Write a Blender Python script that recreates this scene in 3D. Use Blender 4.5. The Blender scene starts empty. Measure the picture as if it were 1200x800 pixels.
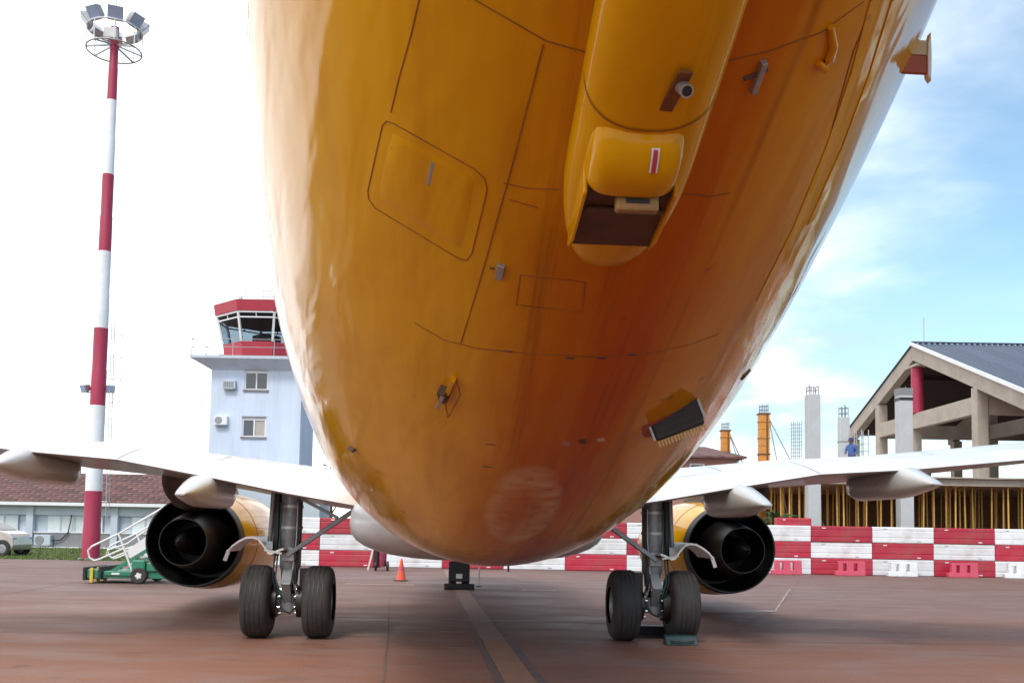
import bpy, bmesh, math, random
from mathutils import Vector, Matrix
from mathutils.bvhtree import BVHTree
random.seed(7)
R = math.radians
sc = bpy.context.scene
col = sc.collection

# ------------------------------------------------------------------ camera
FPX, PITCH, ROLL, PY0, EYE = 1130.0, R(3.95), R(0.95), 540.0, 1.6
Fw = Vector((0, math.cos(PITCH), math.sin(PITCH)))
Rt = Vector((1, 0, 0)); Up = Vector((0, -math.sin(PITCH), math.cos(PITCH)))
Rr = Rt * math.cos(ROLL) + Up * math.sin(ROLL)
Ur = Up * math.cos(ROLL) - Rt * math.sin(ROLL)
CAM = Vector((0, 0, EYE))
cd = bpy.data.cameras.new('camera'); cam = bpy.data.objects.new('camera', cd); col.objects.link(cam)
cd.sensor_width = 36.0; cd.sensor_fit = 'HORIZONTAL'; cd.lens = FPX / 1200 * 36
cd.shift_y = (PY0 - 400) / 1200; cd.clip_end = 5000; cd.clip_start = 0.05
m = Matrix.Identity(4)
for i in range(3):
    m[i][0] = Rr[i]; m[i][1] = Ur[i]; m[i][2] = -Fw[i]; m[i][3] = CAM[i]
cam.matrix_world = m
sc.camera = cam

# ------------------------------------------------------------------ world, sun, exposure
SUN_EL, SUN_AZ = R(50), R(196)          # azimuth clockwise from +Y
w = bpy.data.worlds.new('World'); sc.world = w; w.use_nodes = True
nt = w.node_tree; N = nt.nodes; L = nt.links
for n in list(N): N.remove(n)
def wn(t, **k):
    n = N.new(t)
    for a, b in k.items(): setattr(n, a, b)
    return n
out = wn('ShaderNodeOutputWorld'); bg = wn('ShaderNodeBackground'); L.new(bg.outputs[0], out.inputs[0])
sky = wn('ShaderNodeTexSky', sky_type='NISHITA', sun_disc=False)
sky.sun_elevation = SUN_EL; sky.sun_rotation = SUN_AZ; sky.air_density = 1.0; sky.dust_density = 0.6; sky.ozone_density = 1.6
tc = wn('ShaderNodeTexCoord'); sep = wn('ShaderNodeSeparateXYZ'); L.new(tc.outputs['Generated'], sep.inputs[0])
def wmath(op, a, b=None, c=None, clamp=False):
    n = wn('ShaderNodeMath', operation=op); n.use_clamp = clamp
    for i, v in enumerate((a, b, c)):
        if v is None: continue
        if isinstance(v, (int, float)): n.inputs[i].default_value = v
        else: L.new(v, n.inputs[i])
    return n.outputs[0]
zc = wmath('MAXIMUM', sep.outputs[2], 0.0)
den = wmath('ADD', zc, 0.22)
cmb = wn('ShaderNodeCombineXYZ')
L.new(wmath('DIVIDE', sep.outputs[0], den), cmb.inputs[0]); L.new(wmath('DIVIDE', sep.outputs[1], den), cmb.inputs[1])
cmb.inputs[2].default_value = 3.7
nz = wn('ShaderNodeTexNoise'); nz.inputs['Scale'].default_value = 1.15; nz.inputs['Detail'].default_value = 7; nz.inputs['Roughness'].default_value = 0.55; nz.inputs['Distortion'].default_value = 0.35
L.new(cmb.outputs[0], nz.inputs['Vector'])
# the cloud bank breaks up towards the east (+X)
bias = wmath('MULTIPLY_ADD', sep.outputs[0], -0.80, 0.235)
cov = wmath('ADD', nz.outputs[0], bias)
ramp = wn('ShaderNodeMapRange'); ramp.interpolation_type = 'SMOOTHSTEP'
L.new(cov, ramp.inputs[0]); ramp.inputs[1].default_value = 0.30; ramp.inputs[2].default_value = 0.72
nz2 = wn('ShaderNodeTexNoise'); nz2.inputs['Scale'].default_value = 2.6; nz2.inputs['Detail'].default_value = 5
L.new(cmb.outputs[0], nz2.inputs['Vector'])
cl = wn('ShaderNodeMapRange'); cl.interpolation_type = 'SMOOTHSTEP'
L.new(wmath('MULTIPLY_ADD', sep.outputs[0], -0.42, nz2.outputs[0]), cl.inputs[0]); cl.inputs[1].default_value = 0.26; cl.inputs[2].default_value = 0.60
ccol = wn('ShaderNodeMix', data_type='RGBA'); L.new(cl.outputs[0], ccol.inputs[0]); ccol.inputs[6].default_value = (4.3, 5.7, 7.3, 1); ccol.inputs[7].default_value = (11.6, 11.9, 12.2, 1)
skc = wn('ShaderNodeMix', data_type='RGBA', blend_type='MULTIPLY'); skc.inputs[0].default_value = 1.0
L.new(sky.outputs[0], skc.inputs[6]); skc.inputs[7].default_value = (1.35, 1.5, 1.38, 1)
mx = wn('ShaderNodeMix', data_type='RGBA'); L.new(ramp.outputs[0], mx.inputs[0]); L.new(skc.outputs[2], mx.inputs[6]); L.new(ccol.outputs[2], mx.inputs[7])
L.new(mx.outputs[2], bg.inputs[0]); bg.inputs[1].default_value = 0.12

sl = bpy.data.lights.new('sun', 'SUN'); so = bpy.data.objects.new('sun', sl); col.objects.link(so)
sl.energy = 1.5; sl.angle = R(14); sl.color = (1.0, 0.965, 0.9)
sd = Vector((math.sin(SUN_AZ) * math.cos(SUN_EL), math.cos(SUN_AZ) * math.cos(SUN_EL), math.sin(SUN_EL)))
so.rotation_euler = sd.to_track_quat('Z', 'Y').to_euler(); so.location = sd * 60
vs = sc.view_settings; vs.view_transform = 'Standard'; vs.look = 'None'; vs.exposure = 0.36; vs.gamma = 1.0; vs.use_curve_mapping = False
sc.cycles.max_bounces = 6

# ------------------------------------------------------------------ materials
def mat(name, c, rough=0.6, metal=0.0, var=0.18, scale=2.0, bump=0.0, bscale=30.0, coat=0.0, stretch=(1, 1, 1), dirt=None, dirt_amt=0.0, spec=0.5, rnd=0.0):
    M = bpy.data.materials.new(name); M.use_nodes = True
    t = M.node_tree; n = t.nodes; l = t.links
    b = n['Principled BSDF']; b.inputs['Metallic'].default_value = metal
    b.inputs['Coat Weight'].default_value = coat; b.inputs['Coat Roughness'].default_value = 0.08; b.inputs['Specular IOR Level'].default_value = spec
    tc = n.new('ShaderNodeTexCoord'); mp = n.new('ShaderNodeMapping'); l.new(tc.outputs['Object'], mp.inputs[0]); mp.inputs['Scale'].default_value = stretch
    nz = n.new('ShaderNodeTexNoise'); nz.inputs['Scale'].default_value = scale; nz.inputs['Detail'].default_value = 8; nz.inputs['Roughness'].default_value = 0.6
    l.new(mp.outputs[0], nz.inputs['Vector'])
    cr = n.new('ShaderNodeMapRange'); l.new(nz.outputs[0], cr.inputs[0]); cr.inputs[1].default_value = 0.25; cr.inputs[2].default_value = 0.75
    cr.inputs[3].default_value = 1 - var; cr.inputs[4].default_value = 1 + var
    mul = n.new('ShaderNodeMix'); mul.data_type = 'RGBA'; mul.blend_type = 'MULTIPLY'; mul.inputs[0].default_value = 1
    mul.inputs[6].default_value = (*c, 1); l.new(cr.outputs[0], mul.inputs[7])
    last = mul.outputs[2]
    if rnd:
        oi = n.new('ShaderNodeObjectInfo'); rr = n.new('ShaderNodeMapRange'); l.new(oi.outputs['Random'], rr.inputs[0]); rr.inputs[3].default_value = 1 - rnd; rr.inputs[4].default_value = 1 + rnd
        m3 = n.new('ShaderNodeMix'); m3.data_type = 'RGBA'; m3.blend_type = 'MULTIPLY'; m3.inputs[0].default_value = 1
        l.new(last, m3.inputs[6]); l.new(rr.outputs[0], m3.inputs[7]); last = m3.outputs[2]
    if dirt:
        n2 = n.new('ShaderNodeTexNoise'); n2.inputs['Scale'].default_value = scale * 0.6; n2.inputs['Detail'].default_value = 10; n2.inputs['Roughness'].default_value = 0.7
        l.new(mp.outputs[0], n2.inputs['Vector'])
        r2 = n.new('ShaderNodeMapRange'); l.new(n2.outputs[0], r2.inputs[0]); r2.inputs[1].default_value = 0.45; r2.inputs[2].default_value = 0.75; r2.inputs[4].default_value = dirt_amt
        m2 = n.new('ShaderNodeMix'); m2.data_type = 'RGBA'; l.new(r2.outputs[0], m2.inputs[0]); l.new(last, m2.inputs[6]); m2.inputs[7].default_value = (*dirt, 1)
        last = m2.outputs[2]
    l.new(last, b.inputs['Base Color'])
    rg = n.new('ShaderNodeMapRange'); l.new(nz.outputs[0], rg.inputs[0]); rg.inputs[3].default_value = max(rough - 0.1, 0.02); rg.inputs[4].default_value = min(rough + 0.12, 1)
    l.new(rg.outputs[0], b.inputs['Roughness'])
    if bump:
        n3 = n.new('ShaderNodeTexNoise'); n3.inputs['Scale'].default_value = bscale; n3.inputs['Detail'].default_value = 5; l.new(tc.outputs['Object'], n3.inputs['Vector'])
        bp = n.new('ShaderNodeBump'); bp.inputs['Strength'].default_value = bump; bp.inputs['Distance'].default_value = 0.02
        l.new(n3.outputs[0], bp.inputs['Height']); l.new(bp.outputs[0], b.inputs['Normal'])
    return M

DUST = (0.26, 0.13, 0.085)
M = dict(
    white=mat('white_paint', (0.74, 0.75, 0.76), 0.35, var=0.06, scale=1.5, coat=0.2, dirt=(0.42, 0.35, 0.3), dirt_amt=0.25),
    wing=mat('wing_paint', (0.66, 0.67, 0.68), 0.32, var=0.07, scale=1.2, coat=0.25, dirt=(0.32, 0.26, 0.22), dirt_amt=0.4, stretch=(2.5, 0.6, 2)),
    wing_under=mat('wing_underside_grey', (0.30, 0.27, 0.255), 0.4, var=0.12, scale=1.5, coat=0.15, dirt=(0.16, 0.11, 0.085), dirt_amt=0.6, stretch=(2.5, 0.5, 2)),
    wing_seam=mat('wing_seam', (0.22, 0.22, 0.23), 0.6),
    fair=mat('fairing_paint', (0.50, 0.51, 0.52), 0.3, var=0.08, scale=1.4, coat=0.3, dirt=(0.34, 0.28, 0.24), dirt_amt=0.35, stretch=(2, 0.7, 2)),
    pylon=mat('pylon_metal', (0.10, 0.075, 0.06), 0.45, metal=0.3, var=0.25, scale=3),
    black_metal=mat('exhaust_metal', (0.012, 0.011, 0.011), 0.5, metal=0.0, var=0.35, scale=3, stretch=(1, 0.4, 1)),
    core_metal=mat('core_metal', (0.018, 0.015, 0.014), 0.4, metal=0.2, var=0.3, scale=3),
    tyre=mat('tyre_rubber', (0.032, 0.03, 0.03), 0.75, var=0.25, scale=6, bump=0.15, bscale=60, dirt=(0.09, 0.06, 0.05), dirt_amt=0.5),
    hub=mat('wheel_hub', (0.32, 0.33, 0.34), 0.42, metal=0.6, var=0.2, scale=10),
    strut=mat('gear_paint', (0.27, 0.29, 0.31), 0.36, metal=0.25, var=0.2, scale=5, dirt=(0.07, 0.06, 0.055), dirt_amt=0.6),
    chrome=mat('chrome', (0.7, 0.7, 0.7), 0.12, metal=1.0, var=0.04),
    teal=mat('teal_hose', (0.012, 0.085, 0.08), 0.4),
    dark=mat('dark_rubber', (0.018, 0.018, 0.02), 0.5, var=0.2),
    seam=mat('sealant_seam', (0.26, 0.09, 0.008), 0.6, var=0.5, scale=6),
    grey=mat('bare_metal', (0.33, 0.32, 0.31), 0.38, metal=0.5, var=0.2, scale=20),
    redstripe=mat('red_stripe', (0.42, 0.03, 0.05), 0.5),
    rust=mat('red_primer', (0.36, 0.075, 0.03), 0.55, var=0.25, scale=8),
    barrier_red=mat('red_plastic', (0.44, 0.018, 0.05), 0.42, var=0.10, scale=2, rnd=0.14, dirt=DUST, dirt_amt=0.55),
    barrier_white=mat('white_plastic', (0.76, 0.78, 0.80), 0.42, var=0.05, scale=2, rnd=0.07, dirt=(0.42, 0.32, 0.27), dirt_amt=0.6),
    pink=mat('faded_red_plastic', (0.60, 0.07, 0.13), 0.5, var=0.1, scale=3, dirt=DUST, dirt_amt=0.25),
    mast_red=mat('mast_red', (0.36, 0.025, 0.07), 0.5, var=0.12, scale=3, stretch=(1, 1, 0.3)),
    mast_white=mat('mast_white', (0.72, 0.75, 0.78), 0.45, var=0.06, scale=3),
    steel=mat('galvanised', (0.45, 0.46, 0.47), 0.4, metal=0.7, var=0.15, scale=8),
    lampglass=mat('lamp_glass', (0.34, 0.45, 0.66), 0.12, var=0.1, spec=0.8),
    towerwall=mat('pale_blue_render', (0.60, 0.68, 0.82), 0.8, var=0.05, scale=0.8, bump=0.1, bscale=40, dirt=(0.40, 0.43, 0.47), dirt_amt=0.55, stretch=(2, 2, 0.25)),
    towerred=mat('cab_red', (0.40, 0.03, 0.055), 0.45, var=0.1, scale=2),
    trim=mat('white_trim', (0.74, 0.75, 0.76), 0.5, var=0.05),
    glass=mat('dark_glass', (0.03, 0.04, 0.055), 0.06, var=0.1, scale=1, spec=0.9),
    blind=mat('window_blind', (0.40, 0.36, 0.31), 0.3, var=0.1, spec=0.8),
    greywall=mat('grey_render', (0.22, 0.225, 0.235), 0.85, var=0.1, scale=1.5, dirt=DUST, dirt_amt=0.3),
    palewall=mat('pale_render', (0.50, 0.56, 0.63), 0.8, var=0.07, scale=1.2),
    panel=mat('pale_window_panel', (0.62, 0.68, 0.70), 0.35, var=0.08, scale=2, rnd=0.08),
    roofbrown=mat('brown_roof', (0.115, 0.045, 0.04), 0.8, var=0.3, scale=2.5, bump=0.3, bscale=12, dirt=(0.30, 0.25, 0.23), dirt_amt=0.55),
    concrete=mat('raw_concrete', (0.40, 0.35, 0.30), 0.9, var=0.14, scale=1.5, bump=0.2, bscale=20, dirt=(0.24, 0.2, 0.17), dirt_amt=0.5),
    paleconc=mat('pale_concrete', (0.46, 0.475, 0.49), 0.9, var=0.1, scale=2, bump=0.2, bscale=20),
    roofblue=mat('blue_sheet_roof', (0.075, 0.095, 0.145), 0.38, metal=0.2, var=0.15, scale=2, rnd=0.12),
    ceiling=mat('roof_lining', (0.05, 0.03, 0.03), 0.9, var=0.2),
    earth=mat('backfill', (0.20, 0.095, 0.06), 0.95, var=0.35, scale=1.5),
    prop=mat('prop_timber', (0.62, 0.36, 0.09), 0.7, var=0.25, scale=4, rnd=0.35),
    form=mat('orange_formwork', (0.60, 0.24, 0.03), 0.6, var=0.2, scale=4, dirt=(0.3, 0.2, 0.12), dirt_amt=0.5),
    formdark=mat('formwork_clamp', (0.10, 0.05, 0.03), 0.6),
    rebar=mat('rebar', (0.22, 0.18, 0.16), 0.7, metal=0.4),
    housewall=mat('house_wall', (0.36, 0.20, 0.17), 0.85, var=0.1),
    green=mat('green_chassis', (0.012, 0.20, 0.11), 0.4, var=0.15, scale=4, coat=0.2, dirt=DUST, dirt_amt=0.3),
    yellow=mat('yellow_paint', (0.62, 0.45, 0.03), 0.5),
    carpaint=mat('car_paint', (0.50, 0.46, 0.42), 0.25, metal=0.3, var=0.05, coat=0.6, dirt=DUST, dirt_amt=0.25),
    leaf=mat('leaf', (0.055, 0.11, 0.035), 0.55, var=0.4, scale=3),
    darkleaf=mat('dark_leaf', (0.03, 0.05, 0.025), 0.6, var=0.4, scale=3),
    bark=mat('bark', (0.10, 0.065, 0.045), 0.9, var=0.3),
    grass=mat('grass_blade', (0.10, 0.15, 0.03), 0.7, var=0.35, scale=0.5),
    cone=mat('cone_orange', (0.75, 0.11, 0.05), 0.5, var=0.1),
    overall=mat('blue_overall', (0.06, 0.12, 0.32), 0.85, var=0.2, scale=8),
    navy=mat('navy_cloth', (0.03, 0.045, 0.11), 0.85, var=0.2, scale=8),
    skin=mat('skin', (0.22, 0.11, 0.07), 0.55, var=0.08),
    chock=mat('chock_teal', (0.008, 0.045, 0.05), 0.5, var=0.25, scale=6, dirt=DUST, dirt_amt=0.3),
    maroon=mat('maroon_paint', (0.22, 0.02, 0.05), 0.45),
)

def aircraft_paint(worn=None, keel_grime_shade=0.95):
    """yellow aircraft enamel: grime streaks along the airflow, slight skin waviness"""
    P = bpy.data.materials.new('yellow_enamel'); P.use_nodes = True
    t = P.node_tree; n = t.nodes; l = t.links; b = n['Principled BSDF']
    tc = n.new('ShaderNodeTexCoord')
    def noise(scale, stretch, detail=6, rough=0.6, dist=0.0):
        mp = n.new('ShaderNodeMapping'); mp.inputs['Scale'].default_value = stretch; l.new(tc.outputs['Object'], mp.inputs[0])
        z = n.new('ShaderNodeTexNoise'); z.inputs['Scale'].default_value = scale; z.inputs['Detail'].default_value = detail; z.inputs['Roughness'].default_value = rough; z.inputs['Distortion'].default_value = dist
        l.new(mp.outputs[0], z.inputs['Vector']); return z.outputs[0]
    def rng(s, a, bb, c, d):
        r = n.new('ShaderNodeMapRange'); l.new(s, r.inputs[0])
        for i, v in enumerate((a, bb, c, d)): r.inputs[i + 1].default_value = v
        return r.outputs[0]
    def mixc(f, a, c):
        x = n.new('ShaderNodeMix'); x.data_type = 'RGBA'
        if isinstance(f, float): x.inputs[0].default_value = f
        else: l.new(f, x.inputs[0])
        if isinstance(a, tuple): x.inputs[6].default_value = (*a, 1)
        else: l.new(a, x.inputs[6])
        x.inputs[7].default_value = (*c, 1); return x.outputs[2]
    c0 = mixc(rng(noise(1.2, (1, 0.5, 1)), 0.3, 0.7, 0, 1), (0.70, 0.355, 0.001), (0.77, 0.41, 0.002))
    fine = rng(noise(5.0, (1, 0.07, 0.22), 8, 0.65), 0.48, 0.72, 0, 0.5)      # grime washed back by the airflow
    c1 = mixc(fine, c0, (0.40, 0.12, 0.003))
    broad = rng(noise(1.4, (1, 0.25, 1), 5), 0.45, 0.7, 0, 0.55)
    c2 = mixc(broad, c1, (0.56, 0.24, 0.003))
    # keel grime and painted-in belly shade right of the lap seam, ragged borders
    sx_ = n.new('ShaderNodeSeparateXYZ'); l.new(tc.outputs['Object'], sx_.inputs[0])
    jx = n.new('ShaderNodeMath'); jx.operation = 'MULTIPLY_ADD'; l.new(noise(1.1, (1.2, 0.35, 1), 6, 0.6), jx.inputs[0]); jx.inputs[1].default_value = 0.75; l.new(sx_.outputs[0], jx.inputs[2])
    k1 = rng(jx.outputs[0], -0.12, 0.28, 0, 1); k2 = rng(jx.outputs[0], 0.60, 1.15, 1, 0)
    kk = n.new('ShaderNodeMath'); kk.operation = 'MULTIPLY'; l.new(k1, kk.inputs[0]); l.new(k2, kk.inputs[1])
    kz = n.new('ShaderNodeMath'); kz.operation = 'MULTIPLY'; l.new(kk.outputs[0], kz.inputs[0]); l.new(rng(noise(2.2, (1.5, 0.12, 0.2), 6), 0.3, 0.65, keel_grime_shade * 0.6, keel_grime_shade), kz.inputs[1])
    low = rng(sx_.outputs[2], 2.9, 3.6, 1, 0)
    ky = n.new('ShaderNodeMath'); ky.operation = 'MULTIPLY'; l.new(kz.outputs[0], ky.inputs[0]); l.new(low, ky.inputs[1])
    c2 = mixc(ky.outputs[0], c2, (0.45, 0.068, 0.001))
    # dark run-back streaks trailing from the frame joint
    stk = rng(noise(3.2, (2.6, 0.05, 0.08), 9, 0.72), 0.53, 0.68, 0, 0.62)
    sm2 = n.new('ShaderNodeMath'); sm2.operation = 'MULTIPLY'; l.new(stk, sm2.inputs[0]); l.new(rng(ky.outputs[0], 0.05, 0.5, 0.12, 1.0), sm2.inputs[1])
    c2 = mixc(sm2.outputs[0], c2, (0.17, 0.035, 0.004))
    spots = rng(noise(9, (1, 0.6, 1), 3), 0.70, 0.76, 0, 0.5)
    c3 = mixc(spots, c2, (0.12, 0.04, 0.01))
    last = c3
    if worn is not None:                                                      # rubbed, repainted disc on the belly
        d = n.new('ShaderNodeVectorMath'); d.operation = 'DISTANCE'; mpw = n.new('ShaderNodeMapping'); mpw.inputs['Scale'].default_value = worn[1]; l.new(tc.outputs['Object'], mpw.inputs[0])
        l.new(mpw.outputs[0], d.inputs[0]); d.inputs[1].default_value = tuple(a_ * b_ for a_, b_ in zip(worn[0], worn[1]))
        jit = n.new('ShaderNodeMath'); jit.operation = 'MULTIPLY_ADD'; l.new(noise(4.5, (1, 1, 1), 6, 0.7), jit.inputs[0]); jit.inputs[1].default_value = 0.5; l.new(d.outputs['Value'], jit.inputs[2])
        ring_in = rng(jit.outputs[0], 0.55, 1.0, 0.15, 1); ring_out = rng(jit.outputs[0], 1.12, 1.3, 1, 0)
        mu = n.new('ShaderNodeMath'); mu.operation = 'MULTIPLY'; l.new(ring_in, mu.inputs[0]); l.new(ring_out, mu.inputs[1])
        m2 = n.new('ShaderNodeMath'); m2.operation = 'MULTIPLY'; l.new(mu.outputs[0], m2.inputs[0]); l.new(rng(noise(9, (1, 1, 1), 6), 0.34, 0.6, 0.08, 0.75), m2.inputs[1])
        last = mixc(m2.outputs[0], c3, (0.66, 0.42, 0.22))
    l.new(last, b.inputs['Base Color'])
    l.new(rng(noise(3, (1, 0.3, 1)), 0.3, 0.7, 0.07, 0.16), b.inputs['Roughness'])
    b.inputs['Specular IOR Level'].default_value = 0.15; b.inputs['Coat Weight'].default_value = 0.03; b.inputs['Coat Roughness'].default_value = 0.04
    h = n.new('ShaderNodeMath'); h.operation = 'ADD'
    l.new(noise(1.5, (3.2, 0.085, 3.2), 2, 0.5, 0.45), h.inputs[0])
    sm = n.new('ShaderNodeMath'); sm.operation = 'MULTIPLY'; l.new(noise(4, (1.0, 0.25, 1.0), 2), sm.inputs[0]); sm.inputs[1].default_value = 0.10; l.new(sm.outputs[0], h.inputs[1])
    bp = n.new('ShaderNodeBump'); bp.inputs['Strength'].default_value = 0.5; bp.inputs['Distance'].default_value = 0.03; l.new(h.outputs[0], bp.inputs['Height'])
    l.new(bp.outputs[0], b.inputs['Normal']); l.new(bp.outputs[0], b.inputs['Coat Normal'])
    return P

# ------------------------------------------------------------------ mesh helpers
class B:
    def __init__(s): s.v = []; s.f = []
    def add(s, v, f):
        o = len(s.v); s.v += [tuple(p) for p in v]; s.f += [tuple(i + o for i in q) for q in f]; return s
    def box(s, x0, x1, y0, y1, z0, z1):
        return s.add([(x, y, z) for x in (x0, x1) for y in (y0, y1) for z in (z0, z1)],
                     [(0, 1, 3, 2), (4, 6, 7, 5), (0, 4, 5, 1), (2, 3, 7, 6), (0, 2, 6, 4), (1, 5, 7, 3)])
    def beam(s, a, b, wd, ht, up=(0, 0, 1)):
        a = Vector(a); b = Vector(b); d = (b - a).normalized(); u = Vector(up)
        sd = d.cross(u)
        if sd.length < 1e-4: sd = d.cross(Vector((0, 1, 0)))
        sd.normalize(); u = sd.cross(d).normalized()
        v = [p + sd * i * wd / 2 + u * j * ht / 2 for p in (a, b) for i, j in ((-1, -1), (1, -1), (1, 1), (-1, 1))]
        return s.add(v, [(3, 2, 1, 0), (4, 5, 6, 7), (0, 1, 5, 4), (1, 2, 6, 5), (2, 3, 7, 6), (3, 0, 4, 7)])
    def tube(s, pts, r, n=8, caps=True):
        pts = [Vector(p) for p in pts]; k = len(pts)
        rs = r if isinstance(r, (list, tuple)) else [r] * k
        V = []; prev = None
        for i, p in enumerate(pts):
            d = (pts[min(i + 1, k - 1)] - pts[max(i - 1, 0)]).normalized()
            if prev is None:
                a = d.orthogonal().normalized()
            else:
                a = (prev - d * prev.dot(d)).normalized()
            prev = a; b = d.cross(a)
            V += [p + (a * math.cos(2 * math.pi * j / n) + b * math.sin(2 * math.pi * j / n)) * rs[i] for j in range(n)]
        Fs = [(i * n + j, i * n + (j + 1) % n, (i + 1) * n + (j + 1) % n, (i + 1) * n + j) for i in range(k - 1) for j in range(n)]
        if caps: Fs += [tuple(range(n))[::-1], tuple((k - 1) * n + j for j in range(n))]
        return s.add(V, Fs)
    def lathe(s, prof, c, axis='Y', n=40, sz=1.0):
        """prof: list of (along, radius)"""
        V = []
        for a, r in prof:
            for j in range(n):
                t = 2 * math.pi * j / n; u, v = r * math.cos(t), r * math.sin(t)
                V.append((c[0] + u, c[1] + a, c[2] + v * sz) if axis == 'Y' else (c[0] + a, c[1] + u, c[2] + v) if axis == 'X' else (c[0] + u, c[1] + v, c[2] + a))
        k = len(prof)
        return s.add(V, [(i * n + j, i * n + (j + 1) % n, (i + 1) * n + (j + 1) % n, (i + 1) * n + j) for i in range(k - 1) for j in range(n)])
    def disc(s, c, r, axis='Y', n=40):
        V = []
        for j in range(n):
            t = 2 * math.pi * j / n; u, v = r * math.cos(t), r * math.sin(t)
            V.append((c[0] + u, c[1], c[2] + v) if axis == 'Y' else (c[0], c[1] + u, c[2] + v) if axis == 'X' else (c[0] + u, c[1] + v, c[2]))
        return s.add(V, [tuple(range(n))])
    def prism(s, poly, a, b, axis='X'):
        """poly of 2d points extruded along an axis"""
        f = {'X': lambda p, t: (t, p[0], p[1]), 'Y': lambda p, t: (p[0], t, p[1]), 'Z': lambda p, t: (p[0], p[1], t)}[axis]
        n = len(poly)
        return s.add([f(p, a) for p in poly] + [f(p, b) for p in poly],
                     [tuple(range(n))[::-1], tuple(range(n, 2 * n))] + [(i, (i + 1) % n, n + (i + 1) % n, n + i) for i in range(n)])
    def mesh(s, name):
        me = bpy.data.meshes.new(name); me.from_pydata(s.v, [], s.f); me.update()
        bm = bmesh.new(); bm.from_mesh(me); bmesh.ops.recalc_face_normals(bm, faces=bm.faces); bm.to_mesh(me); bm.free()
        return me
    def obj(s, name, mt, parent=None, smooth=None, bevel=0.0, loc=None):
        me = s.mesh(name); me.materials.append(M[mt] if isinstance(mt, str) else mt)
        return link(name, me, parent, smooth, bevel, loc)
def link(name, me, parent=None, smooth=None, bevel=0.0, loc=None):
    o = bpy.data.objects.new(name, me); col.objects.link(o)
    if parent is not None: o.parent = parent
    if loc is not None: o.location = loc
    if smooth is not None:
        for p in me.polygons: p.use_smooth = True
        me.set_sharp_from_angle(angle=R(smooth))
    if bevel:
        bv = o.modifiers.new('bevel', 'BEVEL'); bv.width = bevel; bv.segments = 2; bv.limit_method = 'ANGLE'
    return o
def tag(o, label, cat, group=None):
    o['label'] = label; o['category'] = cat
    if group: o['group'] = group
    return o
def struct(o): o['kind'] = 'structure'; return o
def thing(name, label, cat, loc=(0, 0, 0), rz=0.0, group=None):
    o = bpy.data.objects.new(name, None); col.objects.link(o); o.location = loc; o.rotation_euler = (0, 0, rz); o.empty_display_size = 0.2
    return tag(o, label, cat, group)
def copy_tree(o, parent=None):
    c = o.copy(); col.objects.link(c); c.parent = parent
    for ch in list(o.children): copy_tree(ch, c)
    return c

# ------------------------------------------------------------------ ground
def ground_mat(name, c1, c2, c3, wet=0.0, near=None):
    G = bpy.data.materials.new(name); G.use_nodes = True
    t = G.node_tree; n = t.nodes; l = t.links; b = n['Principled BSDF']; tc = n.new('ShaderNodeTexCoord')
    def noise(scale, stretch=(1, 1, 1), detail=8, rough=0.6, dist=0.0):
        mp = n.new('ShaderNodeMapping'); mp.inputs['Scale'].default_value = stretch; l.new(tc.outputs['Object'], mp.inputs[0])
        z = n.new('ShaderNodeTexNoise'); z.inputs['Scale'].default_value = scale; z.inputs['Detail'].default_value = detail; z.inputs['Roughness'].default_value = rough; z.inputs['Distortion'].default_value = dist
        l.new(mp.outputs[0], z.inputs['Vector']); return z.outputs[0]
    def rng(s, a, bb, c=0.0, d=1.0):
        r = n.new('ShaderNodeMapRange'); l.new(s, r.inputs[0])
        for i, v in enumerate((a, bb, c, d)): r.inputs[i + 1].default_value = v
        return r.outputs[0]
    def mixc(f, a, c):
        x = n.new('ShaderNodeMix'); x.data_type = 'RGBA'; l.new(f, x.inputs[0])
        if isinstance(a, tuple): x.inputs[6].default_value = (*a, 1)
        else: l.new(a, x.inputs[6])
        x.inputs[7].default_value = (*c, 1); return x.outputs[2]
    k = mixc(rng(noise(0.22, (0.45, 1, 1), 6), 0.35, 0.65), c1, c2)
    if near:
        sp = n.new('ShaderNodeSeparateXYZ'); l.new(tc.outputs['Object'], sp.inputs[0])
        jy = n.new('ShaderNodeMath'); jy.operation = 'MULTIPLY_ADD'; l.new(noise(0.35, (0.5, 1, 1), 6), jy.inputs[0]); jy.inputs[1].default_value = 5.0; l.new(sp.outputs[1], jy.inputs[2])
        k = mixc(rng(jy.outputs[0], 15.0, 24.0, 0.75, 0.0), k, near)
        k = mixc(rng(sp.outputs[1], 14.15, 14.2, 0.45, 0.0), k, near)      # the slab this side of the joint is redder
    k = mixc(rng(noise(0.9, (0.6, 1.1, 1), 10, 0.7, 0.4), 0.48, 0.70, 0, 0.7), k, c3)
    k = mixc(rng(noise(2.0, (0.5, 1.2, 1), 12, 0.75), 0.54, 0.70, 0, 0.6), k, tuple(v * 0.6 for v in c1))
    k = mixc(rng(noise(0.8, (1, 1, 1), 4, 0.5), 0.70, 0.76, 0, 0.5), k, tuple(v * 0.42 for v in c1))     # oil spots
    k = mixc(rng(noise(38, (1, 1, 1), 6, 0.7), 0.48, 0.72, 0, 0.5), k, tuple(v * 0.5 for v in c1))
    l.new(k, b.inputs['Base Color'])
    l.new(rng(noise(0.7, (0.5, 1, 1)), 0.3, 0.7, 0.62 - wet, 0.9 - wet * 0.6), b.inputs['Roughness'])
    b.inputs['Specular IOR Level'].default_value = 0.22
    bp = n.new('ShaderNodeBump'); bp.inputs['Strength'].default_value = 0.35; bp.inputs['Distance'].default_value = 0.012
    l.new(noise(45, (1, 1, 1), 6, 0.7), bp.inputs['Height']); l.new(bp.outputs[0], b.inputs['Normal'])
    return G
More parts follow.
